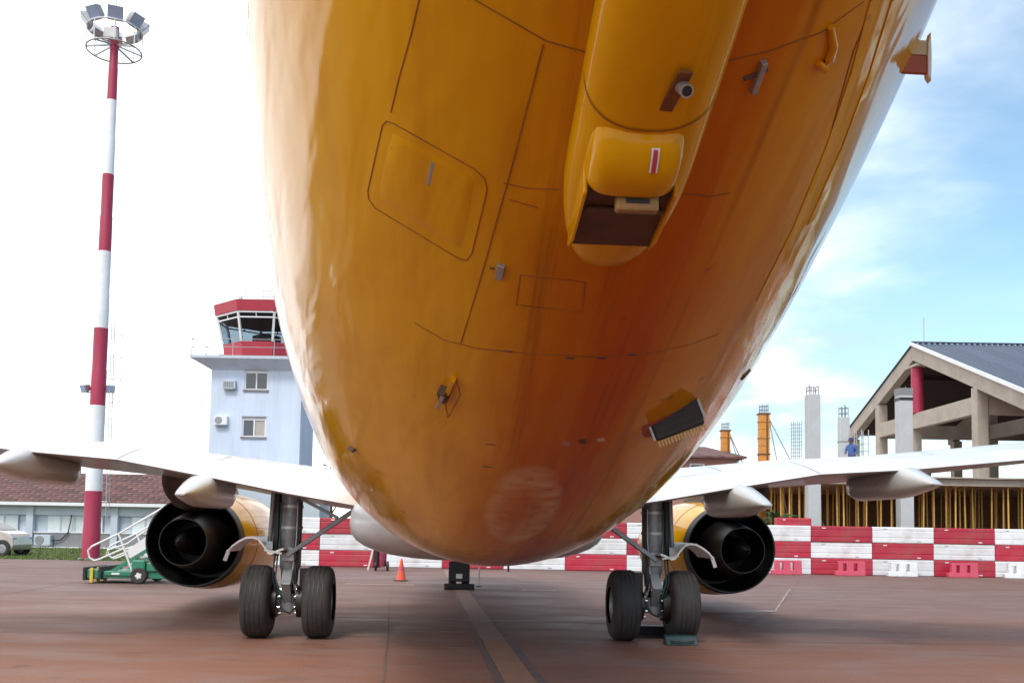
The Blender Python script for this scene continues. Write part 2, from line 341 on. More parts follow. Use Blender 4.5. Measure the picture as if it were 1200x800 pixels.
MG = ground_mat('dusty_apron', (0.172, 0.097, 0.081), (0.192, 0.124, 0.111), (0.245, 0.173, 0.152), 0.10, (0.262, 0.116, 0.073))
ME = ground_mat('red_earth', (0.20, 0.095, 0.06), (0.16, 0.10, 0.05), (0.22, 0.14, 0.09))
MGR = ground_mat('grass_soil', (0.085, 0.105, 0.03), (0.12, 0.13, 0.04), (0.17, 0.12, 0.06))
gb = B(); gb.add([(-1500, -1500, -0.03), (1500, -1500, -0.03), (1500, 1500, -0.03), (-1500, 1500, -0.03)], [(0, 1, 2, 3)])
struct(gb.obj('ground', ME))
ab = B(); ab.add([(-90, -60, 0), (90, -60, 0), (90, 39.2, 0), (-90, 39.2, 0)], [(0, 1, 2, 3)])
apron = struct(ab.obj('apron', MG))
gs = B(); gs.add([(-90, 39.2, -0.004), (-8.5, 39.2, -0.004), (-8.5, 66, -0.004), (-90, 66, -0.004)], [(0, 1, 2, 3)])
lawn = struct(gs.obj('lawn', MGR))

# faded guide line: worn orange band between two dark tar bands, and slab joints / patches lying on the apron
def strip(pts, wl, wr, z, wob=0.0):
    b = B(); V = []
    P = []
    for (x0, y0), (x1, y1) in zip(pts[:-1], pts[1:]):
        k = max(2, int(math.hypot(x1 - x0, y1 - y0) / 0.35))
        P += [(x0 + (x1 - x0) * i / k, y0 + (y1 - y0) * i / k) for i in range(k)]
    P.append(pts[-1])
    for i, (x, y) in enumerate(P):
        x0, y0 = P[max(i - 1, 0)]; x1, y1 = P[min(i + 1, len(P) - 1)]
        dx, dy = x1 - x0, y1 - y0; q = math.hypot(dx, dy); nx, ny = dy / q, -dx / q
        a, c = wl + random.uniform(-wob, wob), wr + random.uniform(-wob, wob)
        V += [(x + nx * a, y + ny * a, z), (x + nx * c, y + ny * c, z)]
    b.add(V, [(2 * i, 2 * i + 1, 2 * i + 3, 2 * i + 2) for i in range(len(P) - 1)])
    return b
M['guide'] = mat('faded_guide_paint', (0.30, 0.145, 0.08), 0.8, var=0.25, scale=3, dirt=(0.24, 0.14, 0.11), dirt_amt=0.8)
M['guide_pale'] = mat('dusty_guide_paint', (0.27, 0.165, 0.135), 0.8, var=0.2, scale=3, dirt=(0.22, 0.14, 0.12), dirt_amt=0.8)
M['tar'] = mat('worn_tar', (0.12, 0.082, 0.078), 0.7, var=0.35, scale=5, dirt=(0.2, 0.11, 0.085), dirt_amt=0.85)
M['tarfaint'] = mat('dusty_tar', (0.16, 0.10, 0.09), 0.8, var=0.25, scale=5, dirt=(0.215, 0.145, 0.13), dirt_amt=0.9)
M['joint'] = mat('slab_joint', (0.15, 0.09, 0.072), 0.85, var=0.3, scale=6, dirt=(0.22, 0.14, 0.12), dirt_amt=0.7)
M['chalk'] = mat('dry_residue', (0.36, 0.28, 0.255), 0.85, var=0.25, scale=5, dirt=(0.235, 0.165, 0.15), dirt_amt=0.9)
M['patch'] = mat('concrete_patch', (0.24, 0.17, 0.13), 0.85, var=0.15, scale=2, dirt=(0.22, 0.13, 0.10), dirt_amt=0.6)
GL = [(0.62, 5.0), (0.14, 10.09), (-0.23, 14.0), (-1.12, 23.4), (-2.3, 36.0)]
strip(GL[:3], -0.17, 0.17, 0.004, 0.006).obj('guide_line', 'guide', apron)
strip(GL[2:], -0.17, 0.17, 0.004, 0.012).obj('guide_line', 'guide_pale', apron)
strip(GL[:3], -0.27, -0.18, 0.005, 0.015).obj('tar_band', 'tar', apron)
strip(GL[2:4], -0.26, -0.19, 0.005, 0.015).obj('tar_band', 'tarfaint', apron)
strip(GL[:3], 0.18, 0.27, 0.005, 0.015).obj('tar_band', 'tar', apron)
strip(GL[2:4], 0.19, 0.26, 0.005, 0.015).obj('tar_band', 'tarfaint', apron)
for pts in ([(-1.0, 6), (-1.28, 9.96), (-1.74, 14.05), (-2.29, 18.4), (-3.6, 30)], [(-30, 13.6), (-1.74, 14.02), (0, 14.1), (14, 14.6), (30, 15.0)], [(3.1, 14.5), (5.3, 19.6), (7.05, 24.5), (10.5, 35)],
            [(-26, 24.6), (3, 25.4), (30, 26.2)], [(-9, 4), (-10.2, 14), (-12.2, 36)]):
    strip(pts, -0.011, 0.011, 0.0045, 0.006).obj('slab_joint', 'joint', apron)
strip([(-3.55, 14.12), (-1.80, 14.16)], -0.0, -2.2, 0.003, 0.05).obj('repair_patch', 'patch', apron)
for pts, wd in (([(3.79, 19.4), (5.4, 19.75)], 0.28), ([(5.4, 19.75), (7.9, 27.4)], 0.018), ([(6.9, 21.8), (9.3, 21.3)], 0.035), ([(-4.0, 17.0), (1.9, 16.6)], 0.035),
                ([(-1.55, 14.8), (-1.35, 14.83)], 0.05), ([(-1.05, 14.85), (-0.7, 14.8)], 0.05), ([(4.8, 24.0), (8.5, 24.7)], 0.05),
                ([(-4.5, 26.5), (-2.6, 26.4)], 0.12), ([(0.3, 25.2), (1.2, 25.1)], 0.14), ([(-9.5, 12.2), (-8.6, 12.15)], 0.02)):
    strip(pts, -wd, wd, 0.006, wd * 0.5).obj('dust_streak', 'chalk', apron)

# ------------------------------------------------------------------ the aircraft
YAW = R(4.077); AO = Vector((-0.53, 14.0, 0.0))
jet = thing('passenger_jet', 'yellow twin-engined passenger jet with white wings parked on the dusty apron', 'airplane', AO, YAW)
Minv = (Matrix.Translation(AO) @ Matrix.Rotation(YAW, 4, 'Z')).inverted()
CL = Minv @ CAM
def aray(px, py):
    v = Fw + Rr * ((px - 600) / FPX) - Ur * ((py - PY0) / FPX)
    return (Minv.to_3x3() @ v).normalized()
WY = [-15.6, -15, -14, -13, -12, -11, -10, -9, -8, -7, -6, -5, -4, -3]
WW = [0.28, 0.42, 0.62, 0.803, 0.963, 1.1615, 1.3204, 1.4615, 1.5756, 1.657, 1.7313, 1.808, 1.8606, 1.88]
def interp(x, X, Y):
    if x <= X[0]: return Y[0]
    for i in range(len(X) - 1):
        if x <= X[i + 1]:
            # Catmull-Rom through the stations for a smooth skin
            p0 = Y[max(i - 1, 0)]; p1 = Y[i]; p2 = Y[i + 1]; p3 = Y[min(i + 2, len(Y) - 1)]
            t = (x - X[i]) / (X[i + 1] - X[i])
            return 0.5 * (2 * p1 + (p2 - p0) * t + (2 * p0 - 5 * p1 + 4 * p2 - p3) * t * t + (3 * p1 - p0 - 3 * p2 + p3) * t ** 3)
    return Y[-1]
def fsec(y):
    t = max(-5 - y, 0); zb = 1.25 + 0.03682 * t ** 1.8942
    zt = 5.26 - (0.03 * (-9 - y) ** 1.3 if y < -9 else 0)
    ww = interp(y, WY, WW)
    if y > 9.5:                                   # nose
        q = min((y - 9.5) / 5.9, 0.999); k = math.sqrt(1 - q ** 2.2); c = 3.25 - 0.75 * q ** 2
        return ww * k, c - 2.0 * k, c + 2.0 * k * (1 - 0.12 * q)
    return ww, zb, zt
fb = B(); NS = 128
ys = [-15.6 + 0.1 * i for i in range(136)] + [-2 + 0.5 * i for i in range(1, 24)] + [9.8 + 0.2 * i for i in range(0, 29)]
for y in ys:
    a, zb, zt = fsec(y); c = (zb + zt) / 2; h = (zt - zb) / 2
    fb.v += [(a * math.sin(2 * math.pi * j / NS), y, c - h * math.cos(2 * math.pi * j / NS)) for j in range(NS)]
fb.f += [(i * NS + j, i * NS + (j + 1) % NS, (i + 1) * NS + (j + 1) % NS, (i + 1) * NS + j) for i in range(len(ys) - 1) for j in range(NS)]
fb.f += [tuple(range(NS)), tuple((len(ys) - 1) * NS + j for j in range(NS))]
BV = BVHTree.FromPolygons([Vector(v) for v in fb.v], fb.f[:-2])
def hit(px, py):
    p, nrm, i, d = BV.ray_cast(CL, aray(px, py))
    if p is None: return None
    if nrm.dot(CL - p) < 0: nrm = -nrm
    return p, nrm
wp, _ = hit(610, 602)
rx_ = abs(hit(652, 602)[0].x - wp.x); ry_ = abs(hit(610, 636)[0].y - wp.y)
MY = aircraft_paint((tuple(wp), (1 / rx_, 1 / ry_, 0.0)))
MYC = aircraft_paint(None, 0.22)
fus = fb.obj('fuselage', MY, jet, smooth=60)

def ribbon(name, pts, wd, mt, off=0.0018, step=8):
    P = []
    for (x0, y0), (x1, y1) in zip(pts[:-1], pts[1:]):
        k = max(1, int(math.hypot(x1 - x0, y1 - y0) / step))
        P += [(x0 + (x1 - x0) * i / k, y0 + (y1 - y0) * i / k) for i in range(k)]
    P.append(pts[-1])
    H = [hit(*p) for p in P]; H = [q for q in H if q]
    if len(H) < 2: return
    b = B(); V = []
    for i, (p, nn) in enumerate(H):
        d = (H[min(i + 1, len(H) - 1)][0] - H[max(i - 1, 0)][0])
        if d.length < 1e-6: d = Vector((0, 1, 0))
        s = d.normalized().cross(nn).normalized() * wd / 2
        V += [p + s - nn * 0.004, p + s + nn * off, p - s + nn * off, p - s - nn * 0.004]
    k = len(H)
    b.add(V, [(4 * i + j, 4 * i + j + 1, 4 * i + j + 5, 4 * i + j + 4) for i in range(k - 1) for j in range(3)])
    return b.obj(name, mt, fus)
def patch(name, corners, mt, off=0.004, n=10, round_=0.12):
    """curved panel following the skin; corners as seen from behind the tail"""
    (ax, ay), (bx, by), (cx, cy), (dx, dy) = corners
    b = B(); V = []
    def bil(u, v):
        return (ax * (1 - u) * (1 - v) + bx * u * (1 - v) + cx * u * v + dx * (1 - u) * v, ay * (1 - u) * (1 - v) + by * u * (1 - v) + cy * u * v + dy * (1 - u) * v)
    for i in range(n + 1):
        for j in range(n + 1):
            u, v = i / n, j / n
            U, W_ = 2 * u - 1, 2 * v - 1      # squircle the corners
            s = 1 - round_ * (U * U * W_ * W_)
            q = hit(*bil((U * s + 1) / 2, (W_ * s + 1) / 2))
            if q is None: return None
            edge = i in (0, n) or j in (0, n)
            V.append(q[0] + q[1] * (-0.004 if edge else off))
    b.add(V, [(i * (n + 1) + j, (i + 1) * (n + 1) + j, (i + 1) * (n + 1) + j + 1, i * (n + 1) + j + 1) for i in range(n) for j in range(n)])
    return b.obj(name, mt, fus, smooth=50)
def skin_box(name, px, py, qx, qy, wd, ht, mt, lift=0.0, bevel=0.002, parent=None):
    """small fitting lying on the skin from one point to another"""
    h0, h1 = hit(px, py), hit(qx, qy)
    n = (h0[1] + h1[1]).normalized()
    b = B().beam(h0[0] + n * (ht / 2 + lift - 0.004), h1[0] + n * (ht / 2 + lift - 0.004), wd, ht, up=n)
    return b.obj(name, mt, parent or fus, bevel=bevel)

def rivets(lines, mt, side=0.011, pitch=0.038, r=0.0024):
    b = B()
    for pts in lines:
        H_ = [q for q in (hit(*p) for (x0, y0), (x1, y1) in zip(pts[:-1], pts[1:]) for p in [(x0 + (x1 - x0) * i / 24, y0 + (y1 - y0) * i / 24) for i in range(24)]) if q]
        acc = 0.0
        for (p0, n0), (p1, n1) in zip(H_[:-1], H_[1:]):
            d = p1 - p0; ln = d.length
            if ln < 1e-5 or ln > 0.5: continue
            t_ = (-acc) % pitch
            while t_ < ln:
                p = p0 + d * (t_ / ln); sd_ = d.normalized().cross(n0).normalized()
                for sg in (-1, 1):
                    c_ = p + sd_ * side * sg; u_ = d.normalized(); v_ = sd_; k_ = len(b.v)
                    b.v += [tuple(c_ + (u_ * math.cos(a_) + v_ * math.sin(a_)) * r - n0 * 0.001) for a_ in (0, 1.257, 2.513, 3.77, 5.027)] + [tuple(c_ + n0 * 0.0011)]
                    b.f += [(k_ + j_, k_ + (j_ + 1) % 5, k_ + 5) for j_ in range(5)]
                t_ += pitch
            acc += ln
    o = b.obj('rivets', mt, fus); o['kind'] = 'stuff'; return o
M['rivet'] = mat('painted_rivet', (0.42, 0.17, 0.008), 0.5, var=0.3, scale=9)
rivets([[(637, 52), (600, 195), (565, 320), (540, 402)], [(550, -4), (640, 48), (690, 62)], [(848, 72), (900, 60), (962, 38), (1012, 2)], [(486, 378), (520, 398), (560, 408), (620, 414), (700, 418), (760, 414), (810, 403), (842, 391)],
        [(492, -4), (482, 40), (468, 90), (458, 132)], [(610, 322), (648, 326), (686, 330), (682, 366), (645, 361), (605, 357), (610, 322)]], 'rivet')
# access hatch with rounded corners and its groove, latches, seams
hc = [(452, 142), (566, 205), (548, 305), (431, 233)]
patch('service_hatch', [(455, 147), (563, 208), (546, 301), (436, 232)], MY, 0.0035, 12, 0.06)
ribbon('hatch_groove', [(448, 147), (453, 142), (462, 145), (556, 198), (568, 209), (571, 222), (553, 297), (547, 305), (538, 303), (440, 244), (432, 233), (431, 224), (448, 147)], 0.0032, 'seam', step=5)
skin_box('hatch_latch', 508, 189, 502, 216, 0.014, 0.008, 'grey')
ribbon('panel_seam', [(637, 52), (600, 195), (565, 320), (540, 402)], 0.0036, 'seam')
ribbon('panel_seam', [(550, -4), (640, 48), (690, 62)], 0.0028, 'seam')
ribbon('panel_seam', [(848, 72), (900, 60), (962, 38), (1012, 2)], 0.0028, 'seam')
ribbon('panel_seam', [(486, 378), (520, 398), (560, 408), (620, 414), (700, 418), (760, 414), (810, 403), (842, 391)], 0.0042, 'seam')
ribbon('panel_seam', [(610, 322), (648, 326), (686, 330), (682, 366), (645, 361), (605, 357), (610, 322)], 0.0028, 'seam')
ribbon('panel_seam', [(590, 214), (615, 220), (655, 222)], 0.0028, 'seam')
ribbon('panel_seam', [(598, 234), (630, 243)], 0.0028, 'seam')
ribbon('panel_seam', [(800, 226), (832, 230), (855, 226)], 0.0028, 'seam')
ribbon('panel_seam', [(492, -4), (482, 40), (468, 90), (458, 132)], 0.0028, 'seam')
ribbon('panel_seam', [(1022, 6), (1000, 60), (975, 150)], 0.0028, 'seam')
for pts in ([(1026, -4), (1003, 80), (972, 170), (935, 260), (890, 350)], [(1050, -4), (1024, 80), (990, 170), (950, 260)]):
    ribbon('lap_strip', pts, 0.035, MYC, off=0.003)
for px, py in ((596, 411), (668, 419), (705, 419), (742, 415), (575, 520), (571, 546)):
    skin_box('fastener', px - 5, py, px + 5, py + 1, 0.012, 0.006, 'formdark')
skin_box('latch', 588, 309, 585, 325, 0.026, 0.016, 'grey')
skin_box('latch_catch', 574, 314, 579, 314, 0.008, 0.008, 'formdark')
skin_box('bracket', 894, 70, 881, 106, 0.016, 0.02, 'grey'); skin_box('bracket', 871, 92, 899, 80, 0.010, 0.012, 'formdark')
skin_box('scoop', 523, 463, 521, 452, 0.034, 0.045, 'formdark'); skin_box('scoop_lip', 526, 457, 533, 441, 0.02, 0.03, MY)
skin_box('scoop_vane', 517, 469, 524, 455, 0.016, 0.05, 'grey')
ribbon('panel_seam', [(521, 470), (525, 489), (540, 462), (533, 441)], 0.003, 'seam')
skin_box('fitting', 411, 523, 417, 526, 0.016, 0.03, 'formdark')
skin_box('vent', 870, 442, 877, 435, 0.035, 0.012, 'formdark')
# raised hook-shaped boss on the right
q = [hit(a, b_) for a, b_ in ((972, 30), (975, 52), (970, 68), (964, 78), (957, 72))]
bb = B().tube([p + n_ * 0.006 for p, n_ in q], [0.008, 0.012, 0.014, 0.014, 0.008], 10); bb.obj('skin_boss', MY, fus, smooth=60)
# stencil marks near the belly vent
patch('skin_mark', [(674, 512), (690, 511), (691, 522), (675, 523)], 'formdark', 0.002, 3, 0)
patch('skin_mark', [(656, 515), (671, 514), (672, 524), (657, 525)], mat('faded_stencil', (0.34, 0.2, 0.16), 0.6), 0.002, 3, 0)
patch('skin_mark', [(695, 513), (712, 510), (713, 518), (696, 520)], mat('pale_stencil', (0.50, 0.30, 0.22), 0.6), 0.002, 3, 0)
patch('skin_mark', [(300, 330), (322, 305), (345, 332), (335, 350)], 'grey', 0.002, 4, 0) if all(hit(*q_) for q_ in ((322, 305), (300, 330), (345, 332), (335, 350))) else None  # grey patch painting a reflection on the left flank, only where skin is hit
# black screened air outlet with comb edge and red primer surround
patch('outlet_surround', [(740, 502), (826, 466), (832, 486), (748, 520)], 'rust', 0.003, 6, 0.1)
ho = hit(790, 488)
vd = (hit(822, 486)[0] - hit(768, 507)[0]).normalized()
vn = (CL - ho[0]).normalized(); vd = (vd - vn * vd.dot(vn)).normalized(); vs_ = vn.cross(vd).normalized()
if vs_.z > 0: vs_ = -vs_
dd = (ho[0] - CL).length
Lv = 58 * dd / FPX; hw = 15.5 * dd / FPX
oc = ho[0] + ho[1] * (hw * 0.30) + vn * 0.045
def obox(name, o, ax, ay, az, x0, x1, y0, y1, z0, z1, mt, parent, bevel=0.004):
    b = B().box(x0, x1, y0, y1, z0, z1); b.v = [tuple(o + ax * v[0] + ay * v[1] + az * v[2]) for v in b.v]
    return b.obj(name, mt, parent, bevel=bevel)
ow = obox('air_outlet', oc, vd, vs_, vn, -Lv / 2, Lv / 2, -hw, hw, -0.28, 0.006, 'dark', fus, 0.010)
obox('outlet_bracket', oc, vd, vs_, vn, -Lv / 2 - 0.012, -Lv / 2 - 0.001, -hw * 0.9, hw * 0.9, -0.05, 0.010, 'fair', ow, 0.004)
obox('outlet_bracket', oc, vd, vs_, vn, Lv / 2 + 0.001, Lv / 2 + 0.012, -hw * 0.9, hw * 0.6, -0.05, 0.010, 'fair', ow, 0.004)
for q_ in range(3): obox('outlet_louvre', oc, vd, vs_, vn, -Lv * 0.46, Lv * 0.46, -hw * 0.7 + q_ * hw * 0.5, -hw * 0.7 + q_ * hw * 0.5 + 0.012, 0.0065, 0.010, 'dark', ow, 0.001)
cb = B()
for i in range(15):
    x = -Lv / 2 + Lv * (i + 0.2) / 15
    t = B().box(x, x + Lv / 15 * 0.5, hw, hw + 0.028, -0.005, 0.004); cb.add([oc + vd * v[0] + vs_ * v[1] + vn * v[2] for v in t.v], t.f)
t = B().box(-Lv / 2, Lv / 2, hw + 0.001, hw + 0.009, -0.02, -0.006); cb.add([oc + vd * v[0] + vs_ * v[1] + vn * v[2] for v in t.v], t.f)
cb.obj('comb_edge', mat('comb_yellow', (0.6, 0.42, 0.16), 0.5), ow)

# tail-skid canoe along the keel
def keel(y): return fsec(y)[1]
cb = B(); nsec = 34
cys = [-11.15 - 3.6 * (i / nsec) ** 1.2 for i in range(nsec + 1)]
for i, y in enumerate(cys):
    t = min((-11.15 - y) / 0.42, 1.0); k = math.sqrt(max(1 - (1 - t) ** 2, 0.0004)); hw_ = 0.165 * k * (1 - 0.10 * max(-11.6 - y, 0) / 2); dp = 0.085 * k ** 1.2 + 0.015 * min(t, 1)
    z0 = keel(y)
    for j in range(17):
        a = -math.pi / 2 + math.pi * j / 16
        x = hw_ * math.copysign(abs(math.sin(a)) ** 0.8, a); c = max(math.cos(a), 0) ** 0.62
        ax = fsec(y)[0]; h = (fsec(y)[2] - z0) / 2
        zs = z0 + h * (1 - math.sqrt(max(1 - (x / ax) ** 2, 0)))
        cb.v.append((x, y, zs + 0.012 - dp * c - 0.012 * (c > 0)))
cb.f = [(i * 17 + j, i * 17 + j + 1, (i + 1) * 17 + j + 1, (i + 1) * 17 + j) for i in range(nsec) for j in range(16)]
canoe = cb.obj('tail_skid_fairing', MYC, fus, smooth=60)
# groove across the canoe
gr = B(); V = []
yg = -11.86
def canoe_pt(y, a):
    hw_ = 0.165 * (1 - 0.10 * max(-11.6 - y, 0) / 2); x = hw_ * math.copysign(abs(math.sin(a)) ** 0.8, a); c = max(math.cos(a), 0) ** 0.62
    ax, z0, zt = fsec(y); zs = z0 + (zt - z0) / 2 * (1 - math.sqrt(max(1 - (x / ax) ** 2, 0)))
    return Vector((x, y, zs - 0.10 * c - 0.003))
for j in range(25):
    a = -1.5 + 3.0 * j / 24
    V += [canoe_pt(yg + 0.05 * math.cos(a), a), canoe_pt(yg + 0.05 * math.cos(a) + 0.005, a)]
gr.add(V, [(2 * j, 2 * j + 1, 2 * j + 3, 2 * j + 2) for j in range(24)]); gr.obj('fairing_joint', 'seam', canoe)
# the skid itself: wedge with flat underside
zs0 = keel(-11.72) - 0.10
SKX = -0.012
NP = 21
def prof(y, hw_, zbot, ztop):
    P = []
    for j in range(NP):
        g = math.pi * j / (NP - 1); cs, sn = -math.cos(g), math.sin(g)
        P.append((SKX + hw_ * math.copysign(abs(cs) ** 0.5, cs), y, ztop + (zbot - ztop) * sn ** 0.42))
    return P
sk = B(); rows = [(-11.795, 0.07, zs0 + 0.012, zs0 + 0.1), (-11.79, 0.092, zs0 - 0.006, zs0 + 0.1), (-11.778, 0.106, zs0 - 0.028, zs0 + 0.1), (-11.758, 0.113, zs0 - 0.050, zs0 + 0.1), (-11.73, 0.117, zs0 - 0.066, zs0 + 0.1), (-11.70, 0.119, zs0 - 0.074, zs0 + 0.08), (-11.66, 0.120, zs0 - 0.077, zs0 + 0.07)]
for r_ in rows: sk.v += prof(*r_)
sk.f = [(i * NP + j, i * NP + j + 1, (i + 1) * NP + j + 1, (i + 1) * NP + j) for i in range(len(rows) - 1) for j in range(NP - 1)] + [tuple(range(NP))]
skid = sk.obj('tail_skid', MYC, fus, smooth=50)
# cheeks running forward round the hollow underside, its shade put into a dark colour
M['hollow'] = mat('shaded_hollow', (0.085, 0.034, 0.016), 0.75, var=0.4, scale=14)
for sgn in (-1, 1):
    xo = SKX + sgn * 0.120
    B().prism([(-11.661, zs0 - 0.072), (-11.661, zs0 + 0.05), (-11.40, zs0 + 0.0), (-11.345, zs0 - 0.118), (-11.42, zs0 - 0.122)], xo - 0.011 * sgn, xo, 'X').obj('skid_cheek', MYC, skid, bevel=0.005)
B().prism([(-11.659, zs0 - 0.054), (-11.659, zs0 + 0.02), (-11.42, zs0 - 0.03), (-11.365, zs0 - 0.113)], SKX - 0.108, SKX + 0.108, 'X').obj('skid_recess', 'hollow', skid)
shoe = B().box(SKX - 0.035, SKX + 0.075, -11.652, -11.615, zs0 - 0.108, zs0 - 0.060).obj('skid_shoe', mat('shoe_metal', (0.34, 0.20, 0.07), 0.5, metal=0.2, dirt=(0.1, 0.05, 0.03), dirt_amt=0.6, scale=14), skid, bevel=0.008)
B().box(SKX - 0.01, SKX + 0.05, -11.6545, -11.6525, zs0 - 0.090, zs0 - 0.078).obj('shoe_slot', 'dark', shoe)
B().tube([(SKX - 0.1, -11.57, zs0 - 0.082), (SKX + 0.1, -11.57, zs0 - 0.082)], 0.009, 10).obj('skid_pin', 'hollow', skid)
def stripe_y(z): # follow the rounded aft face of the skid
    for (ya, _, za, _t), (yb, _, zb_, _t2) in zip(rows[:-1], rows[1:]):
        if zb_ <= z <= za: return ya + (yb - ya) * (za - z) / (za - zb_)
    return rows[0][0]
for wd_, mt_, of in ((0.020, 'white', 0.003), (0.011, 'redstripe', 0.005)):
    b = B(); V = []
    for i in range(7):
        z = zs0 + 0.0 - 0.050 * i / 6 - (0.004 if of > 0.004 and i == 0 else 0)
        yy = stripe_y(min(z, zs0 - 0.0101)) - of
        V += [(0.022 - wd_ / 2, yy, z - of * 0.6), (0.022 + wd_ / 2, yy, z - of * 0.6)]
    b.add(V, [(2 * i, 2 * i + 1, 2 * i + 3, 2 * i + 2) for i in range(6)]); b.obj('warning_stripe', mt_, skid)
# drain pipe with sooty recess
cz = keel(-11.93) - 0.10
B().beam((0.045, -11.99, cz + 0.010), (0.028, -11.86, cz - 0.022), 0.034, 0.009).obj('pipe_recess', mat('soot', (0.16, 0.05, 0.008), 0.7, var=0.4, scale=20), canoe, bevel=0.004)
pp = B().lathe([(0, 0.0115), (0, 0.0155), (0.07, 0.0155)], (0, 0, 0), 'Z', 20); rot = Vector((0.1, -0.7, -0.55)).to_track_quat('Z', 'Y').to_matrix()
pp.v = [tuple(rot @ Vector((v[0], v[1], -v[2])) + Vector((0.050, -11.975, cz - 0.028))) for v in pp.v]
pipe = pp.obj('drain_pipe', 'grey', canoe, smooth=40)
hole = B().disc((0, 0, -0.004), 0.0117, 'Z', 20); hole.v = [tuple(rot @ Vector(v) + Vector((0.050, -11.975, cz - 0.028))) for v in hole.v]; hole.obj('pipe_bore', 'dark', pipe)

# open service flap on the right flank
best = None
for px in range(1130, 1000, -1):
    if hit(px, 92): best = px; break
hp, hn = hit(best - 4, 92)
fa = Vector((0, 1, 0)); fo = Vector((1, 0, 0)); fu = Vector((0, 0, 1))
fl = obox('service_flap', hp, fo, fa, fu, -0.06, 0.06, -0.05, -0.035, -0.005, 0.05, 'rust', fus, 0.003)
obox('flap_edge', hp, fo, fa, fu, -0.01, 0.06, -0.05, -0.035, 0.052, 0.098, mat('cream_liner', (0.55, 0.42, 0.24), 0.6), fl, 0.002)
fx = B().prism([(0.060, -0.012), (0.071, -0.03), (0.074, 0.05), (0.072, 0.125), (0.062, 0.09)], -0.054, -0.028, 'Y'); fx.v = [tuple(hp + Vector(v)) for v in fx.v]
fx.obj('flap_skin', 'white', fl, bevel=0.003)

# tail surfaces above and behind the view
def foil(chord, th, n=14, camber=0.02):
    P = []
    for s in (1, -1):
        for i in range(n + 1):
            x = 0.5 * (1 - math.cos(math.pi * i / n)) if s == 1 else 0.5 * (1 + math.cos(math.pi * i / n))
            if s == -1 and i in (0, n): continue
            t = 5 * th * (0.2969 * math.sqrt(x) - 0.126 * x - 0.3516 * x * x + 0.2843 * x ** 3 - 0.1015 * x ** 4)
            c = camber * 4 * x * (1 - x)
            P.append((x * chord, (c + s * t) * chord + (0.004 if s > 0 else -0.004)))
    return P      # x from LE (0) to TE (chord)
def loft(secs, mt, name, parent, smooth=35):
    b = B(); n = len(secs[0])
    for s in secs: b.v += [tuple(p) for p in s]
    b.f = [(i * n + j, i * n + (j + 1) % n, (i + 1) * n + (j + 1) % n, (i + 1) * n + j) for i in range(len(secs) - 1) for j in range(n)]
    b.f += [tuple(range(n)), tuple((len(secs) - 1) * n + j for j in range(n))]
    return b.obj(name, mt, parent, smooth=smooth)
for sx in (-1, 1):
    S = []
    for X, yle, ch, z in ((0.3, -11.9, 3.3, 4.75), (6.2, -15.3, 1.1, 5.45)):
        S.append([(sx * X, yle - p[0], z + p[1]) for p in foil(ch, 0.10, camber=0)])
    loft(S, 'wing', 'tailplane', jet)
loft([[(p[1], yle - p[0], z) for p in foil(ch, 0.10, camber=0)] for z, yle, ch in ((4.9, -9.6, 5.2), (10.6, -13.9, 2.0))], MY, 'tail_fin', jet)

# wings: stations  X, yTE, zTE, yLE, zLE, thickness
ST = [(0.9, -1.0, 1.74, 4.4, 2.05, 0.13), (1.5, -1.0, 1.83, 4.1, 2.1, 0.13), (2.55, -1.0, 2.0, 3.6, 2.2, 0.13), (3.55, -1.0, 2.19, 3.1, 2.34, 0.125), (4.75, -1.0, 2.40, 2.55, 2.48, 0.12),
      (5.9, -1.35, 2.47, 1.95, 2.56, 0.115), (7.2, -1.75, 2.60, 1.3, 2.7, 0.112), (9.6, -2.45, 2.87, 0.1, 2.98, 0.11), (14.4, -3.9, 3.45, -2.35, 3.5, 0.10)]
def wing_pt(X, f_, up=True):
    """point on the wing surface at span X and chord fraction from the leading edge"""
    for a, b_ in zip(ST[:-1], ST[1:]):
        if X <= b_[0]: break
    t = (X - a[0]) / (b_[0] - a[0]); s = [u + (v - u) * t for u, v in zip(a, b_)]
    ch = s[3] - s[1]; th = s[5]
    tt = 5 * th * (0.2969 * math.sqrt(f_) - 0.126 * f_ - 0.3516 * f_ ** 2 + 0.2843 * f_ ** 3 - 0.1015 * f_ ** 4); c = 0.026 * 4 * f_ * (1 - f_)
    z = s[4] + (s[2] - s[4]) * f_ + (c + (tt if up else -tt)) * ch + (0.004 if up else -0.004)
    return s[3] - f_ * ch, z
